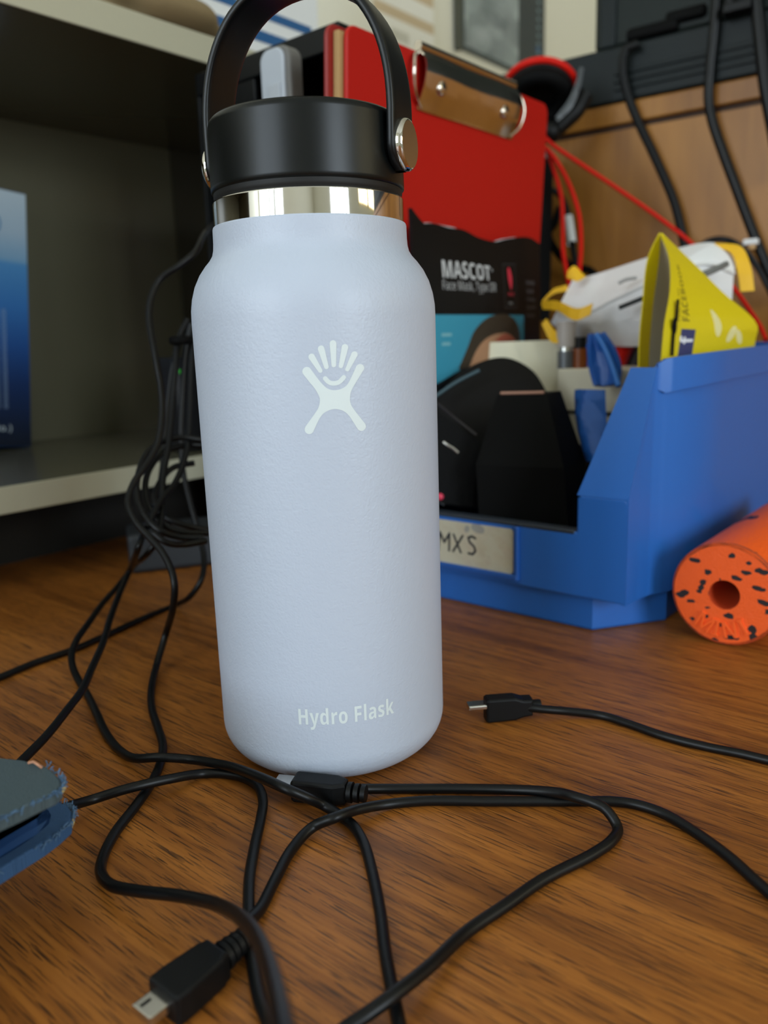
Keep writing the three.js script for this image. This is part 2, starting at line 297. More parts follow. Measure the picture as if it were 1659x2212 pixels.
// ------------------------------------------------------------------ things on top of the shelf
{
  const z = -0.40, y0 = SH.t1, xr = onZ(689, 60, z).x, x0 = xr - 0.34;
  const t = thing('white_carton', 'white carton with dark blue stripes lying on top of the shelf', 'carton', V(x0 + 0.17, y0, z - 0.07));
  part('carton_body', box(x0, xr, y0, y0 + 0.16, z - 0.14, z, 0.002), M.white, t);
  const a = onZ(487, 0, z), b = onZ(653, 61, z), c = onZ(592, 87, z), d = onZ(574, 83, z);
  for (const [y, hh] of [[(a.y + b.y) / 2, 0.004], [(c.y + d.y) / 2, 0.005]]) part('stripe', box(x0 + 0.002, xr - 0.012, y - hh, y + hh, z - 0.001, z + 0.0006), M.blueStripe, t);
}
{
  const a = onY(225, 6, SH.t1), b = onY(470, 82, SH.t1);
  const x0 = onZ(215, 5, -0.33).x, x1 = onZ(500, 45, -0.33).x, nz = noiseGrid(7, 5);
  const t = thing('paper_packet', 'crumpled tan paper packet lying on the shelf edge', 'packet', V((x0 + x1) / 2, SH.t1, -0.37));
  const g = new THREE.SphereGeometry(1, 40, 24), p = g.attributes.position;
  for (let i = 0; i < p.count; i++) {
    const x = p.getX(i), y = p.getY(i), z = p.getZ(i), s = 1 + 0.35 * (nz(x * 0.3 + 0.5, z * 0.3 + y * 0.2 + 0.5) - 0.5), end = 1 - 0.5 * Math.pow(Math.max(0, x), 3);
    p.setXYZ(i, (x0 + x1) / 2 + Math.sign(x) * Math.pow(Math.abs(x), 0.8) * (x1 - x0) / 2 * s, Math.max(SH.t1 + 0.0004, SH.t1 + 0.013 + 0.017 * y * s * end), -0.352 + 0.038 * z * s);
  }
  g.computeVertexNormals();
  part('wrapping', g, M.tan, t);
}
// ------------------------------------------------------------------ blue glove box in the cubby
{
  const z = -0.515, br = onZ(70, 968, z), h = 0.228, w = 0.12, d = 0.045;
  const t = thing('blue_box', 'tall blue printed cardboard box standing at the left in the shelf cubby', 'box', V(br.x, SH.b1 + 0.0005, z));
  const tex = canvasTex(512, 1024, (c, W, H) => {
    const g = c.createLinearGradient(0, 0, 0, H);
    for (const [s, k] of [[0, '#c2d2da'], [0.16, '#a9bfcf'], [0.26, '#7fa7c6'], [0.28, '#4f8fc6'], [0.44, '#3574b8'], [0.6, '#1d4f93'], [0.75, '#0e2f62'], [0.88, '#0a2044'], [1, '#081426']]) g.addColorStop(s, k);
    c.fillStyle = g; c.fillRect(0, 0, W, H);
    c.strokeStyle = '#4d84ad'; c.lineWidth = 7; c.beginPath(); c.ellipse(W * 0.50, H * 0.13, W * 0.3, H * 0.085, 0, 0, 7); c.stroke();
    c.fillStyle = '#3b74a0'; c.font = 'bold 70px sans-serif'; c.textAlign = 'center'; c.fillText('00', W * 0.62, H * 0.15);
    c.save(); c.translate(W * 0.68, H * 0.83); c.rotate(-Math.PI / 2); c.textAlign = 'left'; c.fillStyle = '#d8d6d8'; c.font = 'bold 120px sans-serif'; c.fillText('OVE-REPELLENT', -20, 0, H * 0.5);
    c.fillStyle = '#8ea3bd'; c.font = '30px sans-serif'; for (const q of [0, 30]) c.fillText('ıoıııoııııoıııoıııııoııııoııııoııoııııoıı', -20, 44 + q, H * 0.48); c.restore();
    c.fillStyle = '#aeb7bd'; c.font = 'bold 40px sans-serif'; c.textAlign = 'right'; c.fillText('(No.)', W * 0.85, H * 0.94);
  });
  const front = mat(0xffffff, 0.4, { map: tex }), side = mat(0x1c4a86, 0.45), o = new THREE.Group();
  const lean = -0.105;
  const b = box(-w, 0, 0, h, -d, -0.0006, 0.0015).rotateZ(lean), f = new THREE.BoxGeometry(w - 0.002, h - 0.002, 0.0012).translate(-w / 2, h / 2, 0).rotateZ(lean);
  part('carton_body', b, side, t, { world: false });
  part('printed_front', f, front, t, { world: false });
}

// ------------------------------------------------------------------ black file box with the grey device
{
  const zr = -0.161, fc = onZ(730, 43, zr), x0 = fc.x, zl = Math.max(SH.z + 0.003, onX(418, 140, x0).z), top = fc.y, x1 = 0.43, w = 0.0035;
  const t = thing('file_box', 'black open-fronted file box standing between shelf and red clipboard', 'file box', V((x0 + x1) / 2, 0, (zl + zr) / 2));
  part('top_panel', box(x0, x1, top - 0.016, top, zl, zr, 0.0015), M.blackPlastic, t);
  part('bottom_panel', box(x0, x1, 0, 0.006, zl, zr, 0.0015), M.blackPlastic, t);
  part('side_panel', box(x0, x1, 0.006, top - 0.016, zr - w, zr, 0.001), M.blackPlastic, t);
  part('side_panel', box(x0, x1, 0.006, top - 0.016, zl, zl + w, 0.001), M.blackPlastic, t);
  part('back_panel', box(x1 - w, x1, 0.006, top - 0.016, zl + w, zr - w), M.blackMatte, t);
  const gz = zl + w, gz1 = onX(548, 200, x0).z;
  part('front_panel', box(x0 + 0.001, x0 + 0.005, 0.006, top - 0.016, gz, gz1, 0.001), M.blackPlastic, t);
  for (let k = 0; k < 9; k++) part('rib', box(x0 - 0.001, x0 + 0.0015, 0.03, top - 0.03, gz + 0.004 + k * 0.0068, gz + 0.006 + k * 0.0068), M.blackPlastic, t);
  // grey slim device standing in it
  const dx = 0.168, a = onX(552, 130, dx), b = onX(614, 130, dx), topY = onX(585, 95, dx).y;
  const u = thing('slim_device', 'slim grey upright device with rounded top sticking out of the file box', 'device', V(dx, 0.0065, (a.z + b.z) / 2));
  const prof = roundRect(a.z, b.z, 0.0065, topY, 0.0085);
  const g = poly(prof, 0.012, 0.0015, 3); g.applyMatrix4(new THREE.Matrix4().makeBasis(V(0, 0, 1), V(0, 1, 0), V(-1, 0, 0)));   // extrudes towards -x
  g.translate(dx + 0.0165, 0, 0);
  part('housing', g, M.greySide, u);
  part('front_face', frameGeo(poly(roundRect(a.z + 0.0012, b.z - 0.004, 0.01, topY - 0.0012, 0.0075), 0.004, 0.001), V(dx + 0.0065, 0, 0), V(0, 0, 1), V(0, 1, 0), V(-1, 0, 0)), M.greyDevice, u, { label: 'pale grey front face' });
  const s0 = onX(577, 183, dx), s1 = onX(600, 183, dx);
  part('button', box(dx + 0.0012, dx + 0.003, s0.y - 0.016, s0.y, s0.z, s1.z, 0.0006), M.greyLight, u);
  // its cables: the two loose ends seen from here go to other things
}

// ------------------------------------------------------------------ red clipboard folder leaning on the bin
{
  const yTop = 0.3462, tilt = 3.5 * Math.PI / 180, L = 0.344, zTop = -0.129;
  const base = V(0.1704, yTop - L * Math.cos(tilt), zTop - L * Math.sin(tilt));
  const t = thing('clipboard_folder', 'red clipboard folder with a chrome clip leaning behind the blue bin', 'clipboard', base);
  t.rotation.x = tilt;
  const P = (name, g, m, o) => part(name, g, m, t, { world: false, ...o });
  P('front_cover', poly(roundRect(-0.002, 0.244, 0, L, 0.008), 0.0030, 0.001), M.red).position.z = 0;
  P('paper_board', box(-0.0055, 0.238, 0.004, L - 0.004, -0.0050, -0.0004, 0.001), M.board, { label: 'beige grey-board layer between the covers' });
  P('back_cover', poly(roundRect(-0.0108, 0.244, 0, L, 0.008), 0.0026, 0.001), M.redDark).position.z = -0.0078;
  // spring clip: bent chrome plate with rolled top edge, two rivets and wire loops at its ends
  const cx0 = 0.066, cx1 = 0.187, cy1 = L + 0.002, cy0 = L - 0.036;
  const prof = [[-0.001, 0.0036], [0.003, 0.0062], [0.010, 0.0105], [0.020, 0.0100], [0.028, 0.0072], [0.034, 0.0045], [0.037, 0.0036]];
  const curve = new THREE.SplineCurve(prof.map(([a, b]) => new THREE.Vector2(a, b)));
  P('clip_plate', sheet((u, v) => { const q = curve.getPoint(v); return V(cx0 + (cx1 - cx0) * u, cy1 - q.x, q.y + 0.0008 * Math.sin(u * 9) * Math.sin(Math.PI * v)); }, 30, 16, 0.0008), M.chrome);
  P('clip_roll', new THREE.CylinderGeometry(0.003, 0.003, cx1 - cx0, 16).rotateZ(Math.PI / 2).translate((cx0 + cx1) / 2, cy1 + 0.001, 0.004), M.chrome);
  for (const x of [cx0 + 0.018, cx1 - 0.022]) P('rivet', new THREE.SphereGeometry(0.005, 18, 10).scale(1, 1, 0.5).translate(x, cy0 + 0.016, 0.0105), M.chrome);
  for (const [x, s] of [[cx0, -1], [cx1, 1]]) P('clip_loop', tube([V(x - s * 0.004, cy1 - 0.002, 0.004), V(x + s * 0.006, cy1 - 0.006, 0.0065), V(x + s * 0.0095, cy1 - 0.015, 0.0085), V(x + s * 0.006, cy1 - 0.028, 0.007), V(x - s * 0.004, cy1 - 0.036, 0.0045)], 0.0012, 40, 8), M.chrome);
}

// ------------------------------------------------------------------ blue stacking bin (local: d away from its front, y up, s along the front towards the right)
const BIN = V(0.1713, 0, 0.0351), BW = -0.166;                           // BW: s of the left wall
const bp = (d, y, s) => V(BIN.x + d, BIN.y + y, BIN.z + s);
{
  const t = thing('storage_bin', 'blue plastic stacking bin with a label slot and low front lip', 'bin', V(BIN.x + 0.17, 0, BIN.z - 0.09));
  const mid = (BW + 0.0) / 2 + 0.0135, mir = (s) => 2 * mid - s;          // mirror about the bin's middle
  const R = 0.030, DE = 0.34, w = 0.003;
  // wall strip through plan points [d, s], from y0 to y1 per point, thickness w inwards
  const strip = (pts, name, o) => {
    const n = pts.length, P = (u, v) => { const f = u * (n - 1), i = Math.min(n - 2, Math.floor(f)), k = f - i, a = pts[i], b = pts[i + 1]; return bp(a[0] + (b[0] - a[0]) * k, (a[2] + (b[2] - a[2]) * k) * (1 - v) + (a[3] + (b[3] - a[3]) * k) * v, a[1] + (b[1] - a[1]) * k); };
    return part(name, sheet(P, (n - 1) * 4, 6, w), M.blueBin, t, o);
  };
  // base tub: recessed foot with chamfered front corners
  const foot = [[0.0, mir(0)], [0.0, 0.0], [0.038, 0.027], [DE, 0.027], [DE, mir(0.027)], [0.038, mir(0.027)]];
  const fg = new THREE.ExtrudeGeometry(new THREE.Shape(foot.map(([d, s]) => new THREE.Vector2(d, -s))), { depth: 0.017, bevelEnabled: true, bevelThickness: 0.0015, bevelSize: 0.0015, bevelOffset: -0.0015, bevelSegments: 2 });
  fg.rotateX(-Math.PI / 2).translate(BIN.x, 0.0016, BIN.z);
  part('base', fg, M.blueBin, t);
  // side walls with their chamfered front part
  for (const q of [1, -1]) {
    const S = (s) => q > 0 ? s : mir(s), ch = [[-0.004, S(0.0204), 0.0195, 0.077], [0.010, S(0.0215), 0.0195, 0.1110], [0.0205, S(0.0232), 0.0195, 0.1425], [0.0235, S(0.0245), 0.0195, 0.1452], [0.034, S(R), 0.0195, 0.1465], [DE, S(R), 0.0195, 0.1500]];
    strip(q > 0 ? ch : ch.slice().reverse(), 'side_wall');
    // slanted front flange: a sloping face that rises from the front column to the rim, as wide as the column
    const fl = (u, v) => { const d = -0.004 + 0.0245 * v, s = S((-0.0085 + 0.0175 * v) * (1 - u) + (0.0204 + 0.0028 * v) * u); return bp(d, 0.0768 + 0.0665 * v, s); };
    part('slanted_flange', sheet(q > 0 ? fl : (u, v) => fl(1 - u, v), 6, 10, 0.004), M.blueBin, t);
    // rim moulding along the top of the side wall, stepped outwards
    const zc = S(R);
    const rm = [[0.0212, S(0.0236), 0.1320, 0.1452], [0.0240, S(0.0268), 0.1300, 0.1475], [0.034, S(0.0322), 0.1312, 0.1486], [DE + 0.003, S(0.0324), 0.1335, 0.1516]];
    strip(q > 0 ? rm : rm.slice().reverse(), 'rim');
  }
  strip([[DE, R, 0.0195, 0.15], [DE, mir(R), 0.0195, 0.15]], 'back_wall');
  // front lip: low panel with two higher columns at its ends; outline in (s, y)
  const l = mir(0.0204), out = [[l, 0.0195], [0.0204, 0.0195], [0.0204, 0.075], [0.0190, 0.077], [-0.0065, 0.077], [-0.0085, 0.075], [-0.0085, 0.0565], [mir(-0.0085), 0.0565], [mir(-0.0085), 0.077], [l, 0.077]];
  part('front_lip', frameGeo(poly(out, 0.006, 0.0012), bp(0.002, 0, 0), V(0, 0, 1), V(0, 1, 0), V(-1, 0, 0)), M.blueBin, t);
  part('lip_edge', box(BIN.x - 0.0042, BIN.x + 0.0036, 0.0545, 0.0572, BIN.z + mir(-0.0095), BIN.z - 0.0095, 0.001), mat(0x28313b, 0.5), t, { label: 'dull grey worn top edge of the front lip' });
  // label slot frame and the card in it
  const c0 = -0.118, c1 = -0.0475, f = -0.0045;
  part('slot_frame', merge(box(BIN.x + f - 0.002, BIN.x + f + 0.001, 0.0225, 0.0262, BIN.z + c0 - 0.003, BIN.z + c1 + 0.003, 0.0008), box(BIN.x + f - 0.0016, BIN.x + f + 0.001, 0.0225, 0.0550, BIN.z + c1 + 0.0008, BIN.z + c1 + 0.0036, 0.0008)), M.bluePlastic, t);
  const tex = canvasTex(1024, 390, (c, W, H) => {
    c.fillStyle = '#c9c2ab'; c.fillRect(0, 0, W, H);
    for (let k = 0; k < 60; k++) { c.fillStyle = `rgba(${120 + rnd() * 60},${100 + rnd() * 50},${70 + rnd() * 40},0.05)`; c.beginPath(); c.ellipse(rnd() * W, rnd() * H, 20 + rnd() * 90, 10 + rnd() * 40, rnd(), 0, 7); c.fill(); }
    c.fillStyle = 'rgba(70,80,110,0.30)'; c.beginPath(); c.ellipse(W * 0.66, 36, 70, 40, 0.2, 0, 7); c.fill(); c.beginPath(); c.ellipse(W * 0.55, 52, 26, 34, 0.5, 0, 7); c.fill();
    c.strokeStyle = '#20242a'; c.lineWidth = 22; c.lineCap = 'round'; c.lineJoin = 'round';
    const path = (pts) => { c.beginPath(); pts.forEach(([x, y], i) => i ? c.lineTo(x, y) : c.moveTo(x, y)); c.stroke(); };
    const q = (a) => a.map(([x, y]) => [W * (0.245 + x * 0.0036), H * (0.30 + y * 0.0056)]);
    path(q([[0, 78], [6, 0], [18, 40], [34, 0], [32, 72]])); path(q([[46, 2], [66, 72]])); path(q([[72, 2], [44, 72]]));
    path(q([[108, 4], [98, -2], [88, 6], [92, 24], [104, 38], [108, 56], [100, 72], [88, 70]]));
  });
  const card = poly(roundRect(c0, c1, 0.0262, 0.0530, 0.002), 0.0009); { const p = card.attributes.position, uv = card.attributes.uv; for (let i = 0; i < p.count; i++) uv.setXY(i, (p.getX(i) - c0) / (c1 - c0), (p.getY(i) - 0.0262) / 0.0268); }
  part('label_card', frameGeo(card, bp(f + 0.0004, 0, 0), V(0, 0, 1), V(0, 1, 0), V(-1, 0, 0)), mat(0xffffff, 0.6, { map: tex }), t, { label: 'cream label card hand-lettered MXS' });
}

// ------------------------------------------------------------------ what is in the bin
{ // face mask pack, standing at the left of the bin against the clipboard
  const tilt = 0.6 * Math.PI / 180, z = -0.116, x0 = 0.2495, x1 = 0.4035, x2 = 0.442, yB = 0.022, yT = 0.2505;
  const t = thing('mask_pack', 'black and teal face mask pack with a torn white top edge', 'pack', V(onZ(898, 560, z).x, yB, z - 0.005));
  t.rotation.x = tilt; t.scale.set(0.945, 0.945, 0.945);
  const W = x2 - x0, H = yT - yB, wob = noiseGrid(9, 1);
  const tex = canvasTex(1024, 1200, (c, w, h) => {
    const X = (x) => (x - x0) / W * w, Y = (y) => h - (y - yB) / H * h;
    c.fillStyle = '#0a0a0a'; c.fillRect(0, 0, w, h);
    const yb = Y(0.187);
    c.fillStyle = '#3d93ac'; c.fillRect(0, yb, X(0.4025), h);
    // printed photograph: back of a head, cheek, dark shirt (traced in the photograph's pixels)
    const hx = (px) => X(0.2733 + (px - 945) * 0.00069), hy = (py) => Y(0.187 - (py - 660) * 0.000375);
    const blob = (fill, pts) => { c.fillStyle = fill; c.beginPath(); new THREE.SplineCurve([...pts, pts[0]].map(([a, b]) => new THREE.Vector2(hx(a), hy(b)))).getPoints(60).forEach((p, k) => k ? c.lineTo(p.x, p.y) : c.moveTo(p.x, p.y)); c.fill(); };
    blob('#40362a', [[975, 765], [992, 725], [1008, 690], [1040, 664], [1085, 660], [1112, 682], [1120, 720], [1116, 780], [1060, 800], [1000, 800]]);
    blob('#bb8b68', [[990, 775], [1010, 730], [1035, 706], [1075, 698], [1105, 720], [1108, 790], [1085, 850], [1040, 830]]);
    blob('#b4604a', [[1050, 712], [1075, 700], [1100, 712], [1106, 740], [1085, 745]]);
    blob('#40362a', [[1020, 706], [1050, 700], [1090, 700], [1112, 722], [1120, 720], [1110, 678], [1070, 662], [1030, 672]]);
    c.fillStyle = '#15181c'; c.beginPath(); c.moveTo(0, hy(810)); c.lineTo(hx(985), hy(765)); c.lineTo(hx(1050), hy(815)); c.lineTo(X(0.4025), hy(900)); c.lineTo(X(0.4025), h); c.lineTo(0, h); c.fill();
    c.fillStyle = '#7fb4bc'; c.fillRect(X(0.276), yb + 70, 60, 12); c.fillRect(X(0.276), yb + 105, 50, 12);
    c.fillStyle = '#0a0a0a'; c.fillRect(X(0.4025), 0, w, h);
    c.fillStyle = '#c9c9c9'; c.font = 'bold 92px sans-serif'; c.fillText('MASCOT', X(0.2795), Y(0.2135), X(0.345) - X(0.2795)); c.font = '24px sans-serif'; c.fillText('®', X(0.3455), Y(0.221));
    c.fillStyle = '#b5b5b5'; c.font = '50px sans-serif'; c.fillText('Face Mask, Type IIR', X(0.2795), Y(0.2050), X(0.352) - X(0.2795));
    c.strokeStyle = '#3a3a3c'; c.lineWidth = 4; c.strokeRect(X(0.3655), Y(0.2285), X(0.386) - X(0.3655), Y(0.193) - Y(0.2285));
    c.fillStyle = '#d8374a'; c.beginPath(); c.moveTo(X(0.3735), Y(0.2255)); c.bezierCurveTo(X(0.372), Y(0.216), X(0.375), Y(0.210), X(0.3775), Y(0.2065)); c.bezierCurveTo(X(0.3815), Y(0.213), X(0.380), Y(0.219), X(0.3765), Y(0.2255)); c.fill();
    c.font = 'bold 20px sans-serif'; c.fillText('MASCOT', X(0.3715), Y(0.2025), X(0.383) - X(0.3715)); c.fillStyle = '#8a8a8a'; c.fillText('wear', X(0.3715), Y(0.1955));
    c.fillStyle = '#77777a'; c.font = '24px sans-serif'; ['EN 14683', 'Type IIR', 'Face Mask', 'Disposable', 'Protective'].forEach((s, k) => c.fillText(s, X(0.408), Y(0.2125 - 0.0068 * k), X(0.434) - X(0.408)));
  });
  const top = (u) => H - 0.003 + 0.0035 * (wob(u, 0) - 0.5) + 0.003 * Math.sin(u * 9) + (u < 0.07 ? 0.012 * (1 - u / 0.07) : 0);
  const surf = (u, v) => V(u * W, v * (v > 0.85 ? H + (top(u) - H) * (v - 0.85) / 0.15 : H), 0.010 * Math.pow(Math.sin(Math.PI * clamp(u / 0.8, 0.03, 0.97)), 0.6) * Math.sin(Math.PI * clamp(v * 0.92 + 0.05)) - (u > 0.8 ? 0.006 * (u - 0.8) / 0.2 : 0));
  part('printed_pouch', sheet(surf, 40, 40, 0.003), mat(0xffffff, 0.5, { map: tex, specularIntensity: 0.35 }), t, { world: false });
  part('torn_edge', sheet((u, v) => V(W * (0.05 + 0.72 * u), top(0.05 + 0.72 * u) - 0.006 + v * (0.0062 + 0.0026 * Math.sin(Math.PI * Math.min(1, u * 1.6)) * wob(u * 0.5, 0.3)), -0.0042), 30, 2, 0.0008), mat(0xc9d2d4, 0.6), t, { world: false });
}
{ // second black pack behind, its edge seen at the right of the clipboard
  const t = thing('black_pack', 'plain black packet wedged between clipboard and partition', 'pack', V(0.475, 0.0, -0.20));
  part('pouch', between([[1128, 700, 0.80], [1188, 690, 0.81]], [[1172, 335, 0.79], [1196, 330, 0.80]], 0.004, 0.012, 8, 16), M.blackMatte, t);
  part('closure', between([[1172, 338, 0.787], [1193, 345, 0.797]], [[1174, 322, 0.787], [1197, 326, 0.797]], 0.001, 0.004, 6, 4), M.greySide, t, { label: 'grey end tab' });
}
{ // black zip pouch
  const t = thing('zip_pouch', 'soft black pouch with faint lettering lying behind the tapered black box', 'pouch', V(0.26, 0.022, -0.09));
  part('pouch_body', between([[935, 1080, 0.54], [1000, 1095, 0.54], [1100, 1090, 0.54], [1215, 1060, 0.545]], [[935, 862, 0.55], [1010, 795, 0.555], [1090, 772, 0.56], [1150, 800, 0.56], [1192, 868, 0.55]], 0.012, 0.02, 30, 14), mat(0x0e0c0a, 0.62, { specularIntensity: 0.4 }), t);
  part('piping', tube([[938, 858, 0.531], [985, 826, 0.533], [1035, 800, 0.536]].map(([x, y, k]) => at(x, y, k)), 0.0012, 24, 8), mat(0x3a525a, 0.5), t);
  part('seam', tube([[945, 872, 0.529], [985, 905, 0.517], [1030, 940, 0.506]].map(([x, y, k]) => at(x, y, k)), 0.0008, 24, 8), mat(0x2a2627, 0.5), t);
}
{ // black strap with a metal hook at the far left of the bin
  const t = thing('black_strap', 'black webbing strap with a small silver hook beside the bottle', 'strap', V(0.2, 0.06, -0.06));
  part('webbing', between([[930, 1085, 0.505], [1020, 1095, 0.505]], [[935, 880, 0.515], [1035, 955, 0.507]], 0.003, 0.004, 10, 12), mat(0x070708, 0.7, { specularIntensity: 0.3 }), t);
  part('hook', tube([[958, 955, 0.4905], [968, 962, 0.4895], [978, 968, 0.489], [990, 978, 0.4885]].map(([x, y, k]) => at(x, y, k)), 0.0009, 24, 8), M.silver, t);
}
{ // tapered black box standing at the front of the bin
  const t = thing('tapered_box', 'matte black tapered box with a copper edged lid standing in the bin', 'box', V(0.27, 0.021, -0.04));
  const k = 0.485, back = 0.035, o = 0.02;
  const bl = at(1040, 1115, k), br = at(1235, 1135, k - 0.012), ml = at(1028, 1003, k), mr = at(1218, 1012, k - 0.01), tl = at(1075, 852, k + 0.012), tr = at(1182, 850, k + 0.004);
  bl.y = br.y = 0.0212;
  const dir = V(1, 0, -0.1).normalize();
  const loop = (a, b, dep, sh = 0) => [a, b, b.clone().addScaledVector(dir, dep), a.clone().addScaledVector(dir, dep)];
  const rows = [loop(bl, br, 0.035), loop(ml, mr, 0.035), loop(tl, tr, 0.022)];
  const skin = (A, B) => { const g = new THREE.BufferGeometry(), p = []; for (let i = 0; i < 4; i++) { const a = A[i], b = A[(i + 1) % 4], c = B[(i + 1) % 4], d = B[i]; for (const q of [a, b, c, a, c, d]) p.push(q.x, q.y, q.z); } g.setAttribute('position', new THREE.Float32BufferAttribute(p, 3)); g.setAttribute('uv', new THREE.Float32BufferAttribute(new Array(p.length / 3 * 2).fill(0), 2)); g.computeVertexNormals(); return g; };
  const lid = (A) => { const g = new THREE.BufferGeometry(), p = []; for (const q of [A[0], A[1], A[2], A[0], A[2], A[3]]) p.push(q.x, q.y, q.z); g.setAttribute('position', new THREE.Float32BufferAttribute(p, 3)); g.setAttribute('uv', new THREE.Float32BufferAttribute(new Array(12).fill(0), 2)); g.computeVertexNormals(); return g; };
  part('lower_body', merge(skin(rows[0], rows[1]), lid(rows[0])), M.blackMatte, t);
  part('upper_body', merge(skin(rows[1], rows[2]), lid(rows[2])), M.blackMatte, t);
  part('lid_edge', tube([tl.clone().lerp(tr, 0.06), tl.clone().lerp(tr, 0.94)].map((p) => p.clone().add(V(0, 0.0006, 0))), 0.0011, 10, 8), mat(0xb08775, 0.4, { metalness: 0.4 }), t);
}
{ // dark fabric filling the right front of the bin
  const t = thing('black_cloth', 'black cloth bag bundled beside the tapered box against the bin wall', 'bag', V(0.3, 0.021, 0.0));
  part('cloth', between([[1245, 1120, 0.515], [1270, 1125, 0.505], [1300, 1100, 0.495]], [[1225, 935, 0.56], [1245, 965, 0.545], [1310, 1010, 0.515]], 0.006, 0.02, 16, 12), M.blackMatte, t);
}
{ // cream tube with a flat crimped end
  const t = thing('cream_tube', 'cream plastic tube with a flat crimped top standing behind the black pouch', 'tube', V(0.34, 0.022, -0.08));
  const k = 0.60, c = at(1135, 900, k), topL = at(1046, 741, k), topR = at(1211, 735, k), low = at(1150, 900, k), rad = 0.024;
  part('tube_body', sheet((u, v) => {
    const a = u * Math.PI * 2, flat = topL.clone().lerp(topR, 0.5 - 0.5 * Math.cos(a)).add(V(0, 0, 0.0012 * Math.sin(a))), round = V(low.x + 0.0 - rad * Math.cos(a) * RIGHT.x, 0.05, low.z - rad * Math.cos(a) * RIGHT.z).addScaledVector(V(FWD.x, 0, FWD.z).normalize(), -rad * Math.sin(a));
    const w = v < 0.05 ? 0 : Math.pow((v - 0.05) / 0.95, 0.8); return flat.lerp(round, w);
  }, 48, 20, 0.0008), M.cream, t);
  part('cap', new THREE.CylinderGeometry(0.021, 0.021, 0.028, 32).translate(low.x, 0.036, low.z), M.cream, t);
  part('crimp', between([[1046, 752, k - 0.001], [1211, 746, k - 0.001]], [[1046, 740, k - 0.001], [1212, 734, k - 0.001]], 0.0006, 0.0016, 10, 3), M.cream, t);
}
{ // white carton under the small bottle
  const t = thing('white_box', 'plain off-white cardboard box standing upright deep in the bin', 'box', V(0.40, 0.022, -0.03));
  const p = at(1203, 800, 0.585), q = at(1300, 800, 0.555), y1 = at(1240, 797, 0.57).y;
  const a = q.clone().sub(p).setY(0).normalize(), n = V(-a.z, 0, a.x), wd = q.distanceTo(p) + 0.05;
  part('carton_body', frameGeo(box(0, wd, 0, y1 - 0.022, -0.05, 0, 0.0015), V(p.x, 0.022, p.z), a, V(0, 1, 0), n), M.carton, t);
  part('lid_seam', frameGeo(box(0.004, wd - 0.004, y1 - 0.054, y1 - 0.0515, -0.001, 0.0012, 0.0005), V(p.x, 0.022, p.z), a, V(0, 1, 0), n), mat(0x2f2a24, 0.6), t);
  const b = at(1222, 812, 0.588), u = thing('small_bottle', 'small silver bottle with a grey cap standing on the off-white box', 'bottle', V(b.x, y1, b.z));
  const cy = at(1222, 770, 0.588).y, ty = at(1222, 722, 0.588).y;
  part('bottle_body', new THREE.CylinderGeometry(0.0064, 0.0064, cy + 0.004 - y1, 24).translate(b.x, (y1 + cy + 0.004) / 2, b.z), mat(0x6d6f72, 0.35, { metalness: 0.5 }), u);
  part('neck', new THREE.CylinderGeometry(0.0058, 0.0064, 0.005, 24).translate(b.x, cy + 0.006, b.z), M.silver, u);
  part('cap', new THREE.CylinderGeometry(0.0070, 0.0070, ty + 0.002 - cy, 28).translate(b.x, (ty + cy) / 2 + 0.008, b.z), mat(0xb5aba3, 0.45), u);
  const r = at(1252, 805, 0.585), w = thing('amber_vial', 'little amber vial standing just right of the silver bottle', 'vial', V(r.x, y1, r.z));
  part('vial_body', new THREE.CylinderGeometry(0.0055, 0.0055, 0.014, 20).translate(r.x, y1 + 0.007, r.z), M.amber, w);
  part('vial_cap', new THREE.CylinderGeometry(0.0045, 0.0045, 0.008, 20).translate(r.x, y1 + 0.018, r.z), M.blackPlastic, w);
}
{ // red and black markers between blue clamp and yellow card
  const p = [[1332, 790, 0.60], [1362, 722, 0.61]].map(([x, y, k]) => at(x, y, k)), q = [[1352, 800, 0.62], [1385, 715, 0.62]].map(([x, y, k]) => at(x, y, k));
  const mk = (a, b, r) => tube([a, a.clone().lerp(b, 0.5), b], r, 12, 16);
  const t = thing('red_marker', 'red marker pen leaning beside the yellow card', 'marker', p[0].clone());
  part('barrel', mk(p[0].clone().lerp(p[1], -0.9), p[1], 0.0065), M.red, t); part('end_plug', ball(p[1], 0.0065), M.red, t);
  const u = thing('dark_marker', 'dark marker pen leaning behind the red one', 'marker', q[0].clone());
  part('barrel', mk(q[0].clone().lerp(q[1], -0.8), q[1], 0.007), mat(0x2b221d, 0.5), u); part('end_plug', ball(q[1], 0.007), mat(0x2b221d, 0.5), u);
}
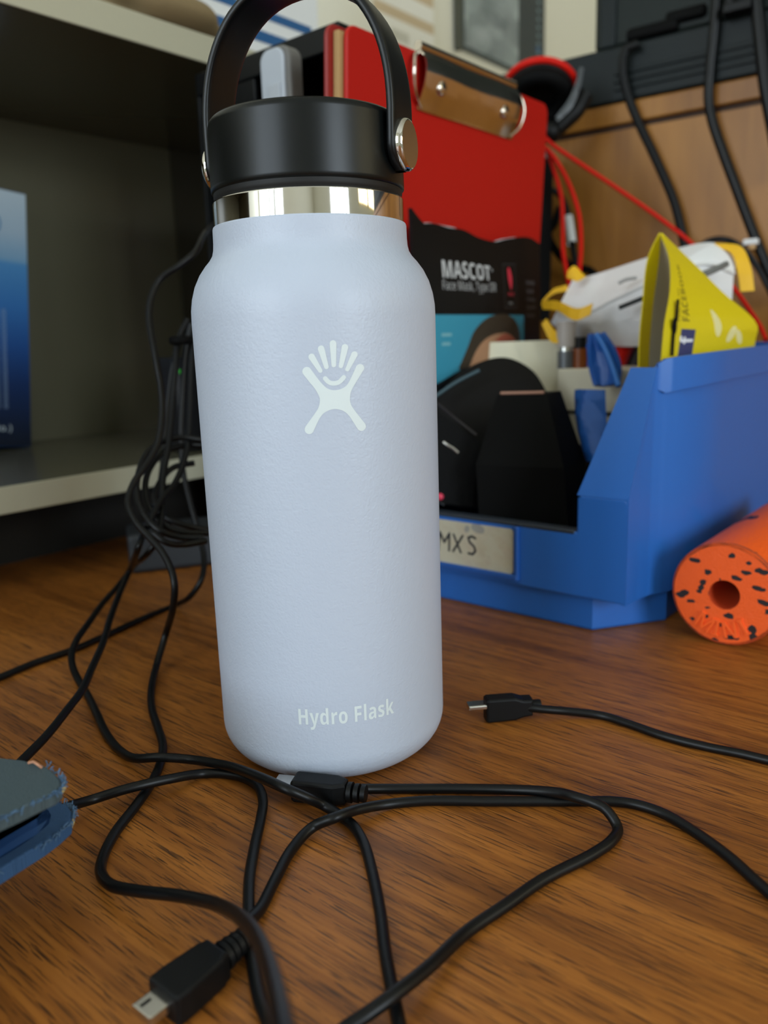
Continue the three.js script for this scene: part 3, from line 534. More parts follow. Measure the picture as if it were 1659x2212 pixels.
{ // blue sprung clamp: two curved jaws
  const t = thing('blue_clamp', 'blue plastic clamp with two curved jaws inside the bin wall', 'clamp', V(0.3, 0.03, 0.02));
  part('upper_jaw', sheet((u, v) => { const l = at(1270 + 12 * v * v - 4 * Math.sin(Math.PI * v), 722 + 112 * v, 0.538 - 0.004 * v), r = at(1300 + 42 * Math.sin(Math.PI * Math.min(1, 0.05 + v * 0.62)) + 2 * v, 716 + 116 * v, 0.528 - 0.004 * v); return l.lerp(r, u).addScaledVector(FWD, 0.006 * Math.sin(Math.PI * u)); }, 14, 20, 0.0035), M.bluePlastic, t);
  part('jaw_ridge', tube([[1288, 722, 0.530], [1306, 752, 0.526], [1324, 796, 0.522], [1336, 834, 0.518]].map(([x, y, k]) => at(x, y, k)), 0.0020, 24, 10), M.blueCap, t);
  part('lower_jaw', sheet((u, v) => { const a = -1.9 + 2.5 * u, w = 30 + 2 * Math.sin(Math.PI * v) - 12 * v * v, cx = 1283 + 14 * v * v; return at(cx + w * Math.sin(a), 842 + 150 * v + 6 * Math.cos(a), 0.520 - 0.020 * v - 0.010 * Math.cos(a)); }, 18, 18, 0.0035), M.bluePlastic, t);
}
{ // respirator mask lying on top, yellow straps
  const t = thing('respirator_mask', 'white cup respirator mask with yellow elastic straps on top of the bin', 'mask', V(0.38, 0.14, -0.03));
  const low = [[1190, 698, 0.625], [1250, 738, 0.62], [1330, 748, 0.60], [1420, 745, 0.555], [1520, 730, 0.575], [1578, 700, 0.59]];
  const mid = [[1206, 664, 0.61], [1262, 676, 0.59], [1330, 645, 0.565], [1420, 605, 0.54], [1520, 570, 0.56], [1585, 590, 0.58]];
  const high = [[1236, 606, 0.62], [1300, 588, 0.61], [1380, 562, 0.60], [1460, 537, 0.60], [1540, 524, 0.60], [1598, 545, 0.60]];
  part('lower_panel', between(low, mid, 0.010, 0.0022, 36, 14), M.maskWhite, t);
  part('upper_panel', between(mid, high, 0.010, 0.0022, 36, 14), M.maskWhite, t);
  part('fold_edge', tube(mid.map(([x, y, k]) => at(x, y, k - 0.001)), 0.0013, 60, 8), M.white, t);
  part('nose_bar', tube([[1337, 665, 0.538], [1362, 655, 0.536], [1396, 641, 0.533]].map(([x, y, k]) => at(x, y, k)), 0.0016, 24, 8), mat(0x3a3d40, 0.35, { metalness: 0.6 }), t);
  part('vent_slot', tube([[1518, 594, 0.552], [1545, 582, 0.555], [1570, 570, 0.56]].map(([x, y, k]) => at(x, y, k)), 0.0022, 24, 8), mat(0x6a6a66, 0.5), t);
  part('crease', tube([[1336, 612, 0.552], [1352, 604, 0.5505], [1375, 600, 0.5495]].map(([x, y, k]) => at(x, y, k)), 0.0012, 20, 8), mat(0xb9b9b9, 0.8), t);
  part('strap', between([[1172, 668, 0.60], [1205, 672, 0.575], [1245, 692, 0.555], [1275, 680, 0.55]], [[1170, 650, 0.60], [1205, 650, 0.575], [1250, 666, 0.555], [1280, 655, 0.55]], 0.001, 0.0012, 20, 4), M.yellowStrap, t);
  part('strap', between([[1172, 660, 0.60], [1195, 636, 0.61], [1228, 628, 0.615]], [[1176, 648, 0.60], [1196, 624, 0.61], [1225, 615, 0.615]], 0.001, 0.0012, 14, 4), M.yellowStrap, t);
  part('strap', between([[1170, 700, 0.59], [1190, 738, 0.585], [1205, 742, 0.58]], [[1180, 688, 0.59], [1200, 715, 0.585], [1212, 720, 0.58]], 0.001, 0.0012, 14, 4), M.yellowStrap, t);
  part('strap_tab', between([[1224, 600, 0.60], [1246, 608, 0.595], [1266, 598, 0.60]], [[1226, 585, 0.60], [1240, 574, 0.6], [1258, 590, 0.60]], 0.002, 0.002, 10, 6), M.yellowStrap, t);
  part('strap', between([[1540, 533, 0.595], [1578, 545, 0.585], [1593, 585, 0.58], [1600, 630, 0.58]], [[1545, 525, 0.595], [1600, 532, 0.585], [1622, 575, 0.58], [1630, 628, 0.58]], 0.001, 0.0012, 20, 4), M.yellowStrap, t);
}
{ // yellow folded card standing in the bin like a tent
  const t = thing('yellow_card', 'yellow folded product card standing like a tent against the bin wall', 'card', V(0.3, 0.1, 0.03));
  const tex = canvasTex(512, 768, (c, w, h) => {
    c.fillStyle = '#dcc612'; c.fillRect(0, 0, w, h);
    c.fillStyle = '#e7dfa0';
    for (const [x, y, a, b, r] of [[0.545, 0.60, 20, 70, -0.05], [0.70, 0.68, 20, 56, 0.35], [0.79, 0.72, 16, 60, -0.25]]) { c.beginPath(); c.ellipse(w * x, h * y, a, b, r, 0, 7); c.fill(); }
    c.save(); c.translate(w * 0.235, h * 0.60); c.rotate(-1.52); c.fillStyle = '#7a6a14'; c.font = '34px sans-serif'; c.fillText('Find us on', 10, -44); c.font = 'bold 54px sans-serif'; c.fillText('FACEBOOK', 8, 6); c.restore();
    c.save(); c.translate(w * 0.165, h * 0.79); c.rotate(-1.50); c.fillStyle = '#2b3768'; c.fillRect(-24, -8, 150, 74); c.fillStyle = '#e8e8ee'; c.font = 'bold 88px sans-serif'; c.fillText('f', 62, 58); c.restore();
  });
  // front face: left edge (top to bottom) and slanting right edge
  const L = [[1427, 505, 0.515], [1447, 560, 0.492], [1448, 630, 0.478], [1436, 700, 0.470], [1428, 790, 0.466], [1424, 830, 0.466]], Rr = [[1430, 503, 0.515], [1500, 570, 0.520], [1560, 630, 0.525], [1636, 702, 0.53], [1632, 735, 0.535], [1625, 790, 0.54]];
  const l = pixelCurve(L), r = pixelCurve(Rr);
  part('front_face', sheet((u, v) => l(1 - v).lerp(r(1 - v), u), 20, 30, 0.0006), mat(0xffffff, 0.38, { map: tex }), t);
  const l2 = pixelCurve([[1425, 502, 0.516], [1400, 560, 0.512], [1390, 650, 0.508], [1382, 740, 0.503], [1380, 825, 0.50]]), r2 = pixelCurve([[1427, 505, 0.516], [1424, 560, 0.518], [1412, 650, 0.516], [1404, 740, 0.512], [1400, 825, 0.508]]);
  part('back_face', sheet((u, v) => l2(1 - v).lerp(r2(1 - v), u), 10, 24, 0.0008), M.yellow, t);
  const r3 = pixelCurve([[1430, 506, 0.519], [1452, 565, 0.53], [1462, 650, 0.54], [1470, 740, 0.54], [1475, 825, 0.535]]);
  part('lining', sheet((u, v) => r2(1 - v).lerp(r3(1 - v), u), 10, 24, 0.0008), M.greyInner, t, { label: 'grey unprinted inside of the card' });
  part('hang_slot', merge(tube([[1464, 648, 0.4775], [1461, 690, 0.4745], [1456, 715, 0.4725], [1452, 768, 0.470]].map(([x, y, k]) => at(x, y, k)), 0.0009, 30, 8), new THREE.SphereGeometry(1, 16, 12).scale(0.0026, 0.0052, 0.0012).translate(...at(1457, 705, 0.4733).toArray())), M.blackMatte, t);
}
{ const p = at(951, 1073, 0.487); const t = thing('pink_pin', 'tiny pink pin head at the bin lip beside the bottle', 'pin', p.clone().setY(p.y - 0.002)); part('pin_head', ball(p, 0.0022), M.pink, t); part('pin_shaft', tube([p, p.clone().add(V(0.004, -0.004, -0.004)), p.clone().add(V(0.012, -0.008, -0.006))], 0.0005, 8, 6), M.silver, t); }

// ------------------------------------------------------------------ orange foam roller with black flecks
{
  const c = V(0.19, 0.0275, 0.0988), R = 0.0275, L = 0.15, hole = 0.0078;
  const t = thing('foam_roller', 'orange foam roller with black flecks lying beside the blue bin', 'roller', V(c.x + L / 2, 0, c.z));
  const flecks = (w, h, n, s, spec) => canvasTex(w, h, (k) => {
    k.fillStyle = '#ff5f12'; k.fillRect(0, 0, w, h);
    for (let i = 0; i < n; i++) {
      const [x, y, a] = spec?.[i] ?? [rnd(), rnd(), 0.6 + rnd() * 0.9], ang = rnd() * 3.1, m = 1 + (rnd() < 0.3 ? 1 : 0);
      k.fillStyle = '#1c1416'; k.beginPath();
      for (let q = 0; q < m; q++) for (let j = 0; j < 8; j++) { const f = j / 8 * Math.PI * 2, rr = s * a * (0.7 + rnd() * 0.5), X = x * w + (q * s * a * 1.3) * Math.cos(ang) + rr * Math.cos(f) * 1.15 * Math.abs(Math.cos(ang)) + rr * Math.cos(f) * 0.4, Y = y * h + (q * s * a * 1.3) * Math.sin(ang) + rr * Math.sin(f) * 0.8; j ? k.lineTo(X, Y) : k.moveTo(X, Y); }
      k.fill();
    }
  });
  // flecks read off the end face: (across, down) from -1 to 1 of its radius
  const seen = [[-0.62, -0.62, 1.1], [-0.78, 0.1, 1.2], [-0.35, -0.42, 1.3], [-0.42, -0.18, 1.3], [-0.5, 0.02, 0.7], [-0.1, -0.3, 0.6], [0.2, -0.38, 1.1], [0.38, -0.52, 1.0], [0.62, -0.6, 1.0], [0.42, -0.72, 0.7], [0.1, -0.82, 1.1], [-0.25, 0.02, 0.8], [-0.62, 0.24, 0.7], [-0.6, 0.62, 0.8], [-0.36, 0.52, 0.9], [0.1, 0.42, 1.2], [-0.05, 0.6, 0.6], [0.22, 0.85, 1.0], [0.55, 0.62, 1.7], [-0.14, 0.98, 0.8], [0.7, 0.02, 1.0], [0.6, -0.25, 0.9], [0.85, -0.3, 1.2], [0.86, 0.2, 1.1], [-0.3, 0.32, 0.4], [0.0, -0.22, 0.9]];
  const endTex = flecks(512, 512, seen.length, 16, seen.map(([x, y, a]) => [0.5 + x * 0.47, 0.5 + y * 0.47, a]));
  const sideTex = flecks(1024, 1024, 230, 16);
  const orange = (map) => mat(0xffffff, 0.55, { map, bumpMap: texRep(speckle, 2, 2), bumpScale: 0.0003 });
  const side = new THREE.LatheGeometry([[hole, 0.004], [R - 0.002, 0.0], [R - 0.0005, 0.0006], [R, 0.0022], [R, L - 0.0022], [R - 0.002, L]].slice(1).map(([x, y]) => new THREE.Vector2(x, y)), 64);
  part('foam_body', side.rotateZ(-Math.PI / 2).rotateX(0.6).translate(c.x, c.y, c.z), orange(sideTex), t);
  const ringShape = new THREE.Shape().absarc(0, 0, R - 0.0018, 0, Math.PI * 2); ringShape.holes.push(new THREE.Path().absarc(0, 0, hole, 0, Math.PI * 2));
  for (const e of [0, 1]) {
    const g = new THREE.ShapeGeometry(ringShape, 48), p = g.attributes.position; for (let i = 0; i < p.count; i++) g.attributes.uv.setXY(i, 0.5 + p.getX(i) / (2 * R), 0.5 + p.getY(i) / (2 * R));
    part('end_face', frameGeo(g, V(c.x + (e ? L : 0), c.y, c.z), V(0, 0, 1), V(0, 1, 0), V(-1, 0, 0)), orange(endTex), t);
  }
  part('bore', new THREE.CylinderGeometry(hole, hole, L, 32, 1, true).rotateZ(Math.PI / 2).translate(c.x + L / 2, c.y, c.z), mat(0xc8400e, 0.7), t);
  // moulded raised letters along the lower edge of the end face
  const letters = (await new FontLoader().loadAsync('fonts/droid/droid_sans_regular.typeface.json')), strokes = [];
  [['M', -118], ['I', -98], ['N', -78], ['I', -56]].forEach(([ch, deg]) => {
    const g = new THREE.ExtrudeGeometry(letters.generateShapes(ch, 0.0085), { depth: 0.0010, bevelEnabled: true, bevelThickness: 0.0003, bevelSize: 0.0002, bevelSegments: 2, curveSegments: 6 }); g.computeBoundingBox(); const b = g.boundingBox;
    g.translate(-(b.min.x + b.max.x) / 2, -(b.min.y + b.max.y) / 2, 0).rotateZ((deg + 90) * Math.PI / 180);
    const a = deg * Math.PI / 180; g.translate(0.0185 * Math.cos(a), 0.0185 * Math.sin(a), 0);
    strokes.push(frameGeo(g, V(c.x + 0.0002, c.y, c.z), V(0, 0, 1), V(0, 1, 0), V(-1, 0, 0)));
  });
  part('raised_letters', merge(...strokes), mat(0xff5f12, 0.55), t);
}

// ------------------------------------------------------------------ the bottle
const BR = 0.0455;
{
  const t = thing('water_bottle', 'pale lavender insulated steel bottle with black strap lid standing on the desk', 'bottle', V(0, 0, 0));
  const P = (n, g, m, o) => part(n, g, m, t, o);
  const pr = [[0, 0.0012], [0.030, 0.0012], [0.0325, 0.0003]];
  for (let k = 0; k <= 10; k++) { const a = k / 10 * Math.PI / 2; pr.push([BR - 0.013 + 0.013 * Math.sin(a), 0.0133 - 0.013 * Math.cos(a)]); }
  pr.push([BR, 0.05], [BR, 0.1], [BR, 0.150], [BR, 0.1705]);
  for (const [a, b] of [[0.04535, 0.1745], [0.0447, 0.1785], [0.0434, 0.1828], [0.0414, 0.1868], [0.0392, 0.1898], [0.0374, 0.1918], [0.0363, 0.1936], [0.0358, 0.1956], [0.0356, 0.198], [0.0355, 0.2026], [0.0353, 0.2032], [0.0349, 0.2033]]) pr.push([a, b]);
  const body = new THREE.LatheGeometry(pr.map(([x, y]) => new THREE.Vector2(x, y)), 128);
  { const p = body.attributes.position, uv = body.attributes.uv; for (let i = 0; i < p.count; i++) uv.setY(i, p.getY(i) / 0.286); }
  P('body', body, M.powder);
  P('steel_collar', new THREE.LatheGeometry([[0.0349, 0.2031], [0.0349, 0.2112], [0.0345, 0.2119], [0.033, 0.2121]].map(([x, y]) => new THREE.Vector2(x, y)), 128), M.steel, { label: 'polished bare steel collar below the lid' });
  P('seal', new THREE.LatheGeometry([[0.0332, 0.2119], [0.0340, 0.2122], [0.0343, 0.2135], [0.0343, 0.2150]].map(([x, y]) => new THREE.Vector2(x, y)), 96), M.gap);
  P('lid', new THREE.LatheGeometry([[0.0334, 0.2147], [0.0344, 0.2147], [0.03505, 0.2153], [0.0351, 0.2165], [0.0347, 0.2365], [0.0343, 0.2381], [0.0334, 0.2390], [0.031, 0.2393], [0, 0.2393]].map(([x, y]) => new THREE.Vector2(x, y)), 128), M.capBlack);
  // strap: flat band arching over the lid between two side buttons; A is the axis through the buttons
  const A = RIGHT.clone().setY(0).normalize().multiplyScalar(0.925).addScaledVector(FWD.clone().setY(0).normalize(), -0.38).normalize(), B = V(-A.z, 0, A.x);
  const yb = 0.2275, aw = 0.0362, y0 = yb - 0.0085, path = [];
  for (let k = 0; k <= 8; k++) path.push([aw + 0.0003 * k / 8, y0 + (0.2385 - y0) * k / 8]);
  for (let k = 1; k < 40; k++) { const th = Math.PI * k / 40; path.push([(aw + 0.0003) * Math.sign(Math.cos(th)) * Math.pow(Math.abs(Math.cos(th)), 0.88), 0.2385 + 0.0452 * Math.pow(Math.sin(th), 0.93)]); }
  for (let k = 8; k >= 0; k--) path.push([-(aw + 0.0003 * k / 8), y0 + (0.2385 - y0) * k / 8]);
  const n = path.length, ring = 20, pos = [], idx = [], hw0 = 0.0098, ht = 0.0017;
  path.forEach(([a, y], i) => {
    const [pa, py] = path[Math.max(0, i - 1)], [qa, qy] = path[Math.min(n - 1, i + 1)], tl = Math.hypot(qa - pa, qy - py), na = (qy - py) / tl, ny = -(qa - pa) / tl;
    const e = Math.min(i, n - 1 - i) < 10 ? Math.abs(y - yb) : 0, hw = Math.min(i, n - 1 - i) <= 8 && y < yb ? Math.sqrt(Math.max(1e-6, hw0 * hw0 - (yb - y) ** 2 * (hw0 / 0.0087) ** 2)) : hw0 - 0.0006 * Math.sin(Math.PI * i / (n - 1));
    for (let k = 0; k < ring; k++) {
      const f = k / ring * Math.PI * 2, cs = Math.sign(Math.cos(f)) * Math.pow(Math.abs(Math.cos(f)), 0.35), sn = Math.sign(Math.sin(f)) * Math.pow(Math.abs(Math.sin(f)), 0.55);
      const p = A.clone().multiplyScalar(a + na * ht * sn).add(V(0, y + ny * ht * sn, 0)).addScaledVector(B, hw * cs); pos.push(p.x, p.y, p.z);
    }
    if (i) for (let k = 0; k < ring; k++) { const a0 = (i - 1) * ring + k, b0 = (i - 1) * ring + (k + 1) % ring; idx.push(a0, a0 + ring, b0, b0, a0 + ring, b0 + ring); }
  });
  const sg = new THREE.BufferGeometry(); sg.setAttribute('position', new THREE.Float32BufferAttribute(pos, 3)); sg.setIndex(idx); sg.computeVertexNormals();
  sg.setAttribute('uv', new THREE.Float32BufferAttribute(new Array(pos.length / 3 * 2).fill(0), 2));
  P('carry_strap', sg, M.strap);
  for (const q of [1, -1]) {
    const o = A.clone().multiplyScalar(q * (aw + 0.0012)).setY(yb), c = A.clone().multiplyScalar(q), g = new THREE.LatheGeometry([[0, -0.003], [0.0078, -0.003], [0.0085, 0.0006], [0.0086, 0.0018], [0.0079, 0.0027], [0.0075, 0.0028]].map(([x, y]) => new THREE.Vector2(x, y)), 48);
    const b = P('strap_button', frameGeo(g, o, B, c, V(0, q, 0)), M.steel);
    const d = new THREE.CircleGeometry(0.0076, 48).rotateX(-Math.PI / 2).translate(0, 0.0028, 0);
    part('button_face', frameGeo(d, o, B, c, V(0, q, 0)), new THREE.MeshPhysicalMaterial({ color: 0xb09c80, metalness: 1, roughness: 0.3, anisotropy: 0.6, side: THREE.DoubleSide }), b);
  }
  // emblem and name: thin print wrapped round the body
  const cyl = (px, py) => { const d = ray(px, py), a = d.x * d.x + d.z * d.z, b = CAM.x * d.x + CAM.z * d.z, c = CAM.x ** 2 + CAM.z ** 2 - BR * BR, k = (-b - Math.sqrt(b * b - a * c)) / a; const p = CAM.clone().addScaledVector(d, k); return new THREE.Vector2(Math.atan2(p.x, p.z) * BR, p.y); };
  const wrap = (shapes, seg) => {
    let g = new THREE.ShapeGeometry(shapes, seg); g = new TessellateModifier(0.0016, 7).modify(g);
    const p = g.attributes.position, nn = g.attributes.normal, r = BR + 0.00007;
    for (let i = 0; i < p.count; i++) { const a = p.getX(i) / BR; p.setXYZ(i, r * Math.sin(a), p.getY(i), r * Math.cos(a)); nn.setXYZ(i, Math.sin(a), 0, Math.cos(a)); }
    return g;
  };
  const q = (x, y) => cyl(600 + x / 6.636, 700 + y / 6.636);
  const spline = (pts) => new THREE.SplineCurve(pts.map(([x, y]) => new THREE.Vector2(x, y))).getPoints(24).map((v) => [v.x, v.y]);
  const arc = (cx, cy, r, a0, a1) => Array.from({ length: 13 }, (_, k) => { const a = (a0 + (a1 - a0) * k / 12) * Math.PI / 180; return [cx + r * Math.cos(a), cy + r * Math.sin(a)]; });
  const outline = [...spline([[371, 725], [440, 815], [520, 912], [575, 1000], [604, 1085], [585, 1190], [540, 1270], [396, 1472]]), ...arc(452, 1512, 66, 215, 30).slice(1), ...spline([[509, 1545], [605, 1345], [690, 1258], [820, 1218], [950, 1252], [1035, 1335], [1140, 1500]]), ...arc(1197, 1466, 66, 150, -38).slice(1), ...spline([[1249, 1425], [1085, 1215], [1042, 1130], [1036, 1060], [1062, 940], [1228, 660]]), ...arc(1178, 634, 61, 25, -152).slice(1), ...spline([[1124, 605], [1040, 790], [985, 880], [900, 932], [800, 948], [700, 915], [600, 815], [473, 645]]), ...arc(418, 680, 66, -32, -222).slice(1, -1)];
  const caps = (x0, y0, r0, x1, y1, r1) => { const a = Math.atan2(y1 - y0, x1 - x0) * 180 / Math.PI; return [...arc(x0, y0, r0, a + 90, a + 270), ...arc(x1, y1, r1, a - 90, a + 90)]; };
  const sm = spline([[680, 780], [735, 835], [805, 850], [880, 830], [945, 765]]), smile = [];
  sm.forEach(([x, y], i) => { const [x0, y0] = sm[Math.max(0, i - 1)], [x1, y1] = sm[Math.min(sm.length - 1, i + 1)], l = Math.hypot(x1 - x0, y1 - y0); smile.push([x, y, -(y1 - y0) / l, (x1 - x0) / l]); });
  const a0 = Math.atan2(sm[1][1] - sm[0][1], sm[1][0] - sm[0][0]) * 180 / Math.PI, a1 = Math.atan2(sm.at(-1)[1] - sm.at(-2)[1], sm.at(-1)[0] - sm.at(-2)[0]) * 180 / Math.PI;
  const smileOut = [...smile.map(([x, y, nx, ny]) => [x - nx * 33, y - ny * 33]), ...arc(...sm.at(-1), 33, a1 - 90, a1 + 90).slice(1, -1), ...smile.slice().reverse().map(([x, y, nx, ny]) => [x + nx * 33, y + ny * 33]), ...arc(...sm[0], 33, a0 + 90, a0 + 270).slice(1, -1)];
  const S = (pts) => new THREE.Shape(pts.map(([x, y]) => q(x, y)));
  P('emblem', wrap([S(outline), S(caps(486, 470, 47, 610, 668, 32)), S(caps(622, 355, 48, 697, 612, 35)), S(caps(792, 282, 50, 803, 586, 34)), S(caps(962, 335, 48, 905, 600, 33)), S(caps(1098, 437, 46, 997, 648, 31)), S(smileOut)], 12), M.print, { label: 'pale printed emblem of a splayed hand figure with a smile' });
  const font = await new FontLoader().loadAsync('fonts/droid/droid_sans_bold.typeface.json');
  const shapes = font.generateShapes('Hydro Flask', 1), bb = new THREE.Box3().setFromObject(new THREE.Mesh(new THREE.ShapeGeometry(shapes)));
  const x0 = -62.3 * Math.PI / 180 * BR, x1 = -17.0 * Math.PI / 180 * BR, k = (x1 - x0) / (bb.max.x - bb.min.x), ky = 0.0043 / 0.714;
  const fit = (c) => { for (const v of c) v.set(x0 + (v.x - bb.min.x) * k, 0.0273 + v.y * ky); return c; };
  const flat = shapes.map((s) => { const e = s.extractPoints(8), o = new THREE.Shape(fit(e.shape)); o.holes = e.holes.map((h) => new THREE.Path(fit(h))); return o; });
  P('lettering', wrap(flat, 6), M.print, { label: 'pale printed name low on the body' });
}

// ------------------------------------------------------------------ worn blue book covers at the left front corner
{
  const t = thing('worn_book', 'worn blue cloth book covers with frayed corners at the left desk edge', 'book', V(-0.15, 0.0, -0.04));
  const board = (name, px, y, thick, m, tip, dip) => {
    const pts = px.map(([a, b, h]) => onY(a, b, y + (h ?? 0)));
    const c = pts.reduce((s, p) => s.add(p), V(0, 0, 0)).divideScalar(pts.length);
    const shp = new THREE.Shape(); pts.forEach((p, i) => i ? shp.lineTo(p.x, -p.z) : shp.moveTo(p.x, -p.z));
    const g = new THREE.ExtrudeGeometry(shp, { depth: thick, bevelEnabled: true, bevelThickness: 0.0006, bevelSize: 0.0006, bevelOffset: -0.0006, bevelSegments: 2 }).rotateX(-Math.PI / 2).translate(0, y - thick, 0);
    const p = g.attributes.position, uv = g.attributes.uv; for (let i = 0; i < p.count; i++) { uv.setXY(i, p.getX(i) / 0.05, p.getZ(i) / 0.05); }
    part(name, g, m, t);
    return pts;
  };
  const up = board('upper_cover', [[-420, 1560], [-200, 1592], [0, 1640], [48, 1645], [92, 1655], [116, 1670], [131, 1688], [133, 1700], [118, 1714], [96, 1724], [40, 1752], [0, 1770], [-200, 1880], [-420, 1990]], 0.046, 0.003, M.clothTop);
  const lo = board('lower_cover', [[-420, 1790], [-200, 1760], [0, 1738], [80, 1728], [120, 1732], [146, 1742], [156, 1756], [152, 1776], [128, 1798], [96, 1822], [0, 1882], [-200, 2010], [-420, 2140]], 0.026, 0.0035, M.clothBlue);
  // cloth turned over the edges, frayed into threads
  const fray = (line, y, len, n, spread) => {
    const c = new THREE.CatmullRomCurve3(line), gs = [];
    for (let k = 0; k < n; k++) {
      const u = rnd(), p = c.getPoint(u), tn = c.getTangent(u), out = V(-tn.z, 0, tn.x), d = len * (0.4 + rnd());
      gs.push(tube([p, p.clone().addScaledVector(out, -d * 0.5).addScaledVector(tn, (rnd() - 0.5) * spread).add(V(0, rnd() * 0.0012, 0)), p.clone().addScaledVector(out, -d).addScaledVector(tn, (rnd() - 0.5) * spread * 2).add(V(0, (rnd() - 0.3) * 0.0025, 0))], 0.00017, 5, 5));
    }
    return merge(...gs);
  };
  part('frayed_edge', fray(up.slice(4, 13), 0.046, 0.0013, 70, 0.0015), M.thread, t, { kind: 'stuff' });
  part('frayed_edge', fray(lo.slice(4, 12), 0.026, 0.0012, 60, 0.0015), M.thread, t, { kind: 'stuff' });
  part('loose_thread', tube([[62, 1648, 0.0472], [72, 1646, 0.048], [82, 1652, 0.048], [90, 1658, 0.0468]].map(([x, y, h]) => onY(x, y, h)), 0.0004, 16, 6), mat(0xc08a6c, 0.8), t);
  const chip = (pts, y) => { const p = pts.map(([a, b]) => onY(a, b, y)); const s = new THREE.Shape(); p.forEach((v, i) => i ? s.lineTo(v.x, -v.z) : s.moveTo(v.x, -v.z)); return new THREE.ExtrudeGeometry(s, { depth: 0.0016, bevelEnabled: false }).rotateX(-Math.PI / 2).translate(0, y - 0.0016, 0); };
  part('strawboard_corner', chip([[129, 1690], [138, 1684], [141, 1693], [134, 1703], [120, 1716], [104, 1719], [124, 1706]], 0.0448), M.strawboard, t, { label: 'yellow strawboard showing at the torn corner' });
  part('strawboard_corner', chip([[150, 1752], [160, 1752], [160, 1766], [155, 1778], [140, 1790], [136, 1786], [146, 1774]], 0.0245), M.strawboard, t, { label: 'yellow strawboard showing at the torn corner' });
  part('spine', box(-0.262, -0.255, 0.018, 0.05, -0.17, 0.03, 0.002), M.clothBlue, t);
  part('inner_lining', (() => { const s = new THREE.Shape(); lo.forEach((v, i) => { const q = v.clone().lerp(V(-0.2, v.y, -0.05), 0.06); i ? s.lineTo(q.x, -q.z) : s.moveTo(q.x, -q.z); }); return new THREE.ExtrudeGeometry(s, { depth: 0.0004, bevelEnabled: false }).rotateX(-Math.PI / 2).translate(0, 0.0262, 0); })(), M.clothIn, t);
  // the closed pages further in, which carry both covers
  part('page_block', box(-0.256, -0.165, 0.0268, 0.0422, -0.13, -0.01, 0.001), mat(0x8d836b, 0.9), t);
  part('under_pages', box(-0.256, -0.170, 0.0004, 0.0222, -0.13, -0.02, 0.001), mat(0x2b3138, 0.9), t);
}

// ------------------------------------------------------------------ cables
// points are [px, py, height of the cable's middle above the desk in mm] or, with a fourth entry, [px, py, 0, depth]
const CR = 0.0018;
const path3 = (pts) => pts.map(([x, y, h = 1.9, k]) => k ? at(x, y, k) : onY(x, y, h / 1000));
function cable(name, label, pts, { r = CR, m = M.cable, group, seg } = {}) {
  const p = path3(pts), g = tube(p, r, seg ?? Math.max(60, pts.length * 12), 12);
  const t = thing(name, label, 'cable', p[Math.floor(p.length / 2)].clone().setY(0), group ?? 'black cables tangled on the desk');
  part('jacket', g, m, t);
  return t;
}
cable('power_cable', 'black cable hanging in a wide bow before the shelf then looping over the front desk', [[510, 470, 0, 0.56], [470, 482, 0, 0.51], [440, 508, 0, 0.47], [420, 546, 0, 0.456], [385, 575, 0, 0.452], [345, 604, 0, 0.45], [326, 645, 0, 0.447], [323, 690, 0, 0.445], [334, 760, 0, 0.44], [348, 840, 0, 0.437], [350, 900, 0, 0.434], [340, 960, 0, 0.43], [315, 1005, 0, 0.425], [288, 1045, 0, 0.42], [277, 1085, 0, 0.415], [292, 1125, 0, 0.41], [322, 1160, 0, 0.405], [350, 1192, 0, 0.40], [368, 1226, 0, 0.396], [377, 1262, 0, 0.393],
  [374, 1310, 36], [358, 1370, 16], [340, 1430, 5], [327, 1490], [329, 1535], [342, 1575], [352, 1612], [346, 1650], [325, 1695], [290, 1745], [250, 1797], [223, 1850, 2], [218, 1885, 3], [240, 1912, 5], [300, 1925, 8], [380, 1934, 12], [450, 1948, 18], [500, 1968, 26], [545, 2010, 38], [575, 2070, 50], [595, 2140, 60], [610, 2212, 67], [624, 2300, 72]]);
cable('thin_cable', 'glossy black cable running from behind the bottle out at the left edge', [[412, 700, 0, 0.512], [400, 760, 0, 0.512], [394, 850, 0, 0.51], [391, 940, 0, 0.508], [396, 1020, 0, 0.506], [412, 1090, 0, 0.504], [432, 1160, 0, 0.50], [441, 1212, 0, 0.492], [434, 1254, 0, 0.482], [412, 1287, 14], [376, 1308], [300, 1340], [237, 1369], [156, 1404], [80, 1430], [0, 1463], [-90, 1497]]);
cable('data_cable', 'black cable crossing the two left cables and passing behind the worn book', [[392, 720, 0, 0.505], [372, 800, 0, 0.505], [360, 900, 0, 0.503], [352, 1000, 0, 0.496], [340, 1075, 0, 0.482], [318, 1130, 0, 0.458], [300, 1180, 0, 0.432], [279, 1235, 26], [255, 1290, 22], [237, 1340, 19], [222, 1390, 17], [200, 1440, 15], [176, 1493, 14], [148, 1530, 13], [100, 1590, 13], [45, 1646, 13], [-20, 1712, 14], [-90, 1780, 17]]);
cable('lead_cable', 'black cable bending from the left crossing round past the bottle foot to the bottom edge', [[372, 1120, 0, 0.465], [352, 1152, 0, 0.455], [325, 1188, 0, 0.45], [289, 1223, 19], [255, 1266, 16], [220, 1306, 15], [190, 1348, 14], [165, 1384, 12], [155, 1412, 9], [157, 1440, 6], [170, 1470, 3], [186, 1496], [208, 1540, 2.5], [231, 1588], [260, 1622], [292, 1638, 4], [347, 1636, 6], [405, 1640, 4.6], [460, 1648, 5.6], [501, 1657, 7], [571, 1683, 11], [620, 1705, 11.5], [660, 1722, 8], [700, 1740, 3], [735, 1762], [764, 1785], [786, 1822], [803, 1880], [821, 1969], [832, 2056], [848, 2143], [862, 2212], [880, 2310]]);
